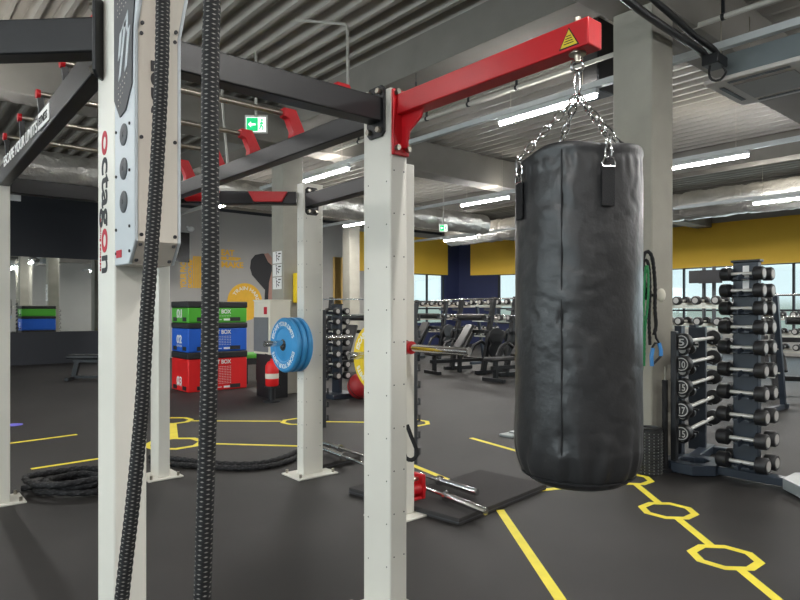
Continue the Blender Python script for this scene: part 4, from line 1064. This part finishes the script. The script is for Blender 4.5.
# ------------------------------------------------------------------ bench stations
def bench_station():
    rt = empty('bench_station', (0,0,0), 'x', 'weight bench', 'black weight bench stations')
    for x in (-.62, .62): MB().bar((x,-.10,0),(x,.22,1.74), .11, .09).bar((x,-.3,.05),(x,.5,.05), .1, .08).build('upright', M['black'], rt, bevel=.006)
    mb = MB(); mb.bar((-.62,.1,.95),(.62,.1,.95), .08, .08); mb.bar((-.62,.3,.28),(.62,.3,.28), .08, .08); mb.bar((0,.3,.28),(0,-1.1,.28), .08, .08)
    for y in (-1.0, -.3): mb.bar((0,y,0),(0,y,.42), .09, .07); 
    mb.bar((-.3,-1.05,.04),(.3,-1.05,.04), .08, .07); mb.bar((0,-.3,.3),(0,.1,.95), .07, .07); mb.build('frame', M['black'], rt, bevel=.005)
    MB().box(-.15,.15,-1.2,-.45,.42,.50).build('seat_pad', M['leather'], rt, bevel=.03)
    MB().bar((0,-.42,.50),(0,.02,1.1), .3, .08).build('back_pad', M['leather'], rt, bevel=.03)
    MB().cyl((-.45,.06,1.28),(.45,.06,1.28), .075, 16).build('roller_pad', M['leather'], rt)
    for x in (-.62, .62):
        for z in (1.45, 1.2, .95): MB().bar((x,.1,z),(x,-.06,z+.02), .04, .05).build('bar_hook', M['darkgrey'], rt)
    for x in (-.62,.62): MB().tube([(x*.9,.1,.62),(x*.9,-.1,.74),(x*.9,-.3,.66),(x*.9,-.42,.46)], .04, 10).build('side_arm', M['black'], rt)
    for x in (-.75,.75):
        for z in (.55,.85): MB().lathe((x-.02 if x < 0 else x-.04,.18,z), (1,0,0), [(0,.03),(0,.2),(.06,.2),(.06,.03)], 24).build('stored_plate', M['dumb'], rt)
    b = MB().cyl((-1.05,-.03,1.70),(1.05,-.03,1.70), .017, 12).build('bar', M['chrome'], rt)
    MB().cyl((-.8,-.04,1.33),(.8,-.04,1.33), .016, 10).build('bar', M['chrome'], rt)
    return rt
bs = bench_station()
cx, cy = W(470, 14.7); bs.location = (cx, cy, 0); bs.rotation_euler = (0,0,R(-90-10)); bs['label'] = 'black bench station with slanted uprights left of the bag'
for px, Z, rz, lab in ((426,18.0,-90,'black bench station just right of the rear white post'),(530,13.2,-95,'black bench station partly hidden by the punching bag'),(818,10.3,-60,'black bench station cut off by the right picture edge'),(352,14.5,-60,'black bench station seen between the rig posts behind the yellow plate')):
    cx, cy = W(px, Z); dup(bs, (cx,cy,0), R(rz), lab)
# flat benches
def flat_bench(px, Z, rz, label):
    x, y = W(px, Z); rt = empty('flat_bench', (0,0,0), label, 'bench', 'flat benches')
    MB().box(-.6,.6,-.15,.15,.44,.53).build('bench_pad', M['leather'], rt, bevel=.03)
    mb = MB(); mb.box(-.5,.5,-.04,.04,.36,.43)
    for s_ in (-1,1): mb.bar((s_*.42,0,.38),(s_*.5,0,.06), .08, .1)
    mb.build('bench_leg', M['black'], rt, bevel=.005)
    mb = MB(); mb.box(-.72,-.3,-.2,.2,.03,.1) if False else None
    for s_ in (-1,1): mb = mb or MB(); mb.box(s_*.52-.04,s_*.52+.04,-.26,.26,.0,.07)
    mb.box(-.55,.55,-.04,.04,.03,.09); mb.build('bench_foot', M['black'], rt, bevel=.005)
    rt.location = (x,y,0); rt.rotation_euler = (0,0,rz); return rt
flat_bench(98, 13.0, R(-40), 'low black flat bench in front of the mirror wall')
# red ball behind yellow plate
c = Vector(W(360,10.2)+(.21,))
rt = empty('medicine_ball', c-Vector((0,0,.21)), 'red and black ball on the floor below the yellow plate', 'ball')
MB().sphere(c, .21, 28).build('ball_shell', mat('dark_red_rubber', (150,26,30), .5), rt)
mb = MB(); mb.tube([c+Vector((math.cos(a*PI/16),math.sin(a*PI/16)*.5,math.sin(a*PI/16)*.866))*.209 for a in range(32)], .008, 6, closed=True); mb.build('ball_seam', M['black'], rt)
# monitors on posts by the windows
for px, Z, lab in ((704,17.0,'small black screen on a post by the windows, left one'),(714,16.5,'small black screen on a post by the windows, right one')):
    x, y = W(px, Z); rt = empty('treadmill_console', (x,y,0), lab, 'screen', 'screens by the windows')
    MB().cyl((x,y,0),(x,y,2.6), .05, 10).build('post', M['darkgrey'], rt)
    zc = EYE+33/FPX*Z; MB().box(x-.25,x-.2,y-.3,y+.3,zc-.17,zc+.17).build('screen', M['inkb'], rt, bevel=.01)
    MB().box(x-.2,x,y-.04,y+.04,zc-.04,zc+.04).build('screen_arm', M['black'], rt)

# ------------------------------------------------------------------ daylight, world, camera
w = bpy.data.worlds.new('World'); bpy.context.scene.world = w; w.use_nodes = True
nt = w.node_tree; bg = nt.nodes['Background']
tc = nt.nodes.new('ShaderNodeTexCoord'); sp2 = nt.nodes.new('ShaderNodeSeparateXYZ'); cr = nt.nodes.new('ShaderNodeValToRGB')
nt.links.new(tc.outputs['Generated'], sp2.inputs[0]); nt.links.new(sp2.outputs['Z'], cr.inputs[0]); nt.links.new(cr.outputs[0], bg.inputs[0])
cr.color_ramp.elements[0].color = (.35,.42,.38,1); cr.color_ramp.elements[1].color = (.62,.80,.95,1); cr.color_ramp.elements[1].position = .35
e = cr.color_ramp.elements.new(.02); e.color = (.80,.92,.95,1)
bg.inputs['Strength'].default_value = 1.05
def area(name, loc, rot, sx, sy, e, col):
    ld = bpy.data.lights.new(name, 'AREA'); ld.shape = 'RECTANGLE'; ld.size = sx; ld.size_y = sy; ld.energy = e; ld.color = col
    o = bpy.data.objects.new(name, ld); C.objects.link(o); o.location = loc; o.rotation_euler = rot; return o
area('daylight_left', (V0-.3, 4.5, 2.2), (0, R(-90), 0), 2.6, 17, 650, (.90,.95,1))
area('daylight_right', (V1+.3, 2, 1.9), (0, R(90), 0), 2.0, 20, 300, (.85,.93,1))

cam = bpy.data.cameras.new('camera'); co = bpy.data.objects.new('camera', cam); C.objects.link(co)
co.location = (0,0,EYE); co.rotation_euler = (R(90), 0, -math.atan2(SY, CY_))
cam.sensor_width = 36; cam.lens = 36*FPX/800; cam.shift_y = 10/800; cam.clip_start = .05
sc = bpy.context.scene; sc.camera = co
sc.view_settings.view_transform = 'Standard'; sc.view_settings.look = 'None'; sc.view_settings.gamma = 1; sc.view_settings.exposure = .28
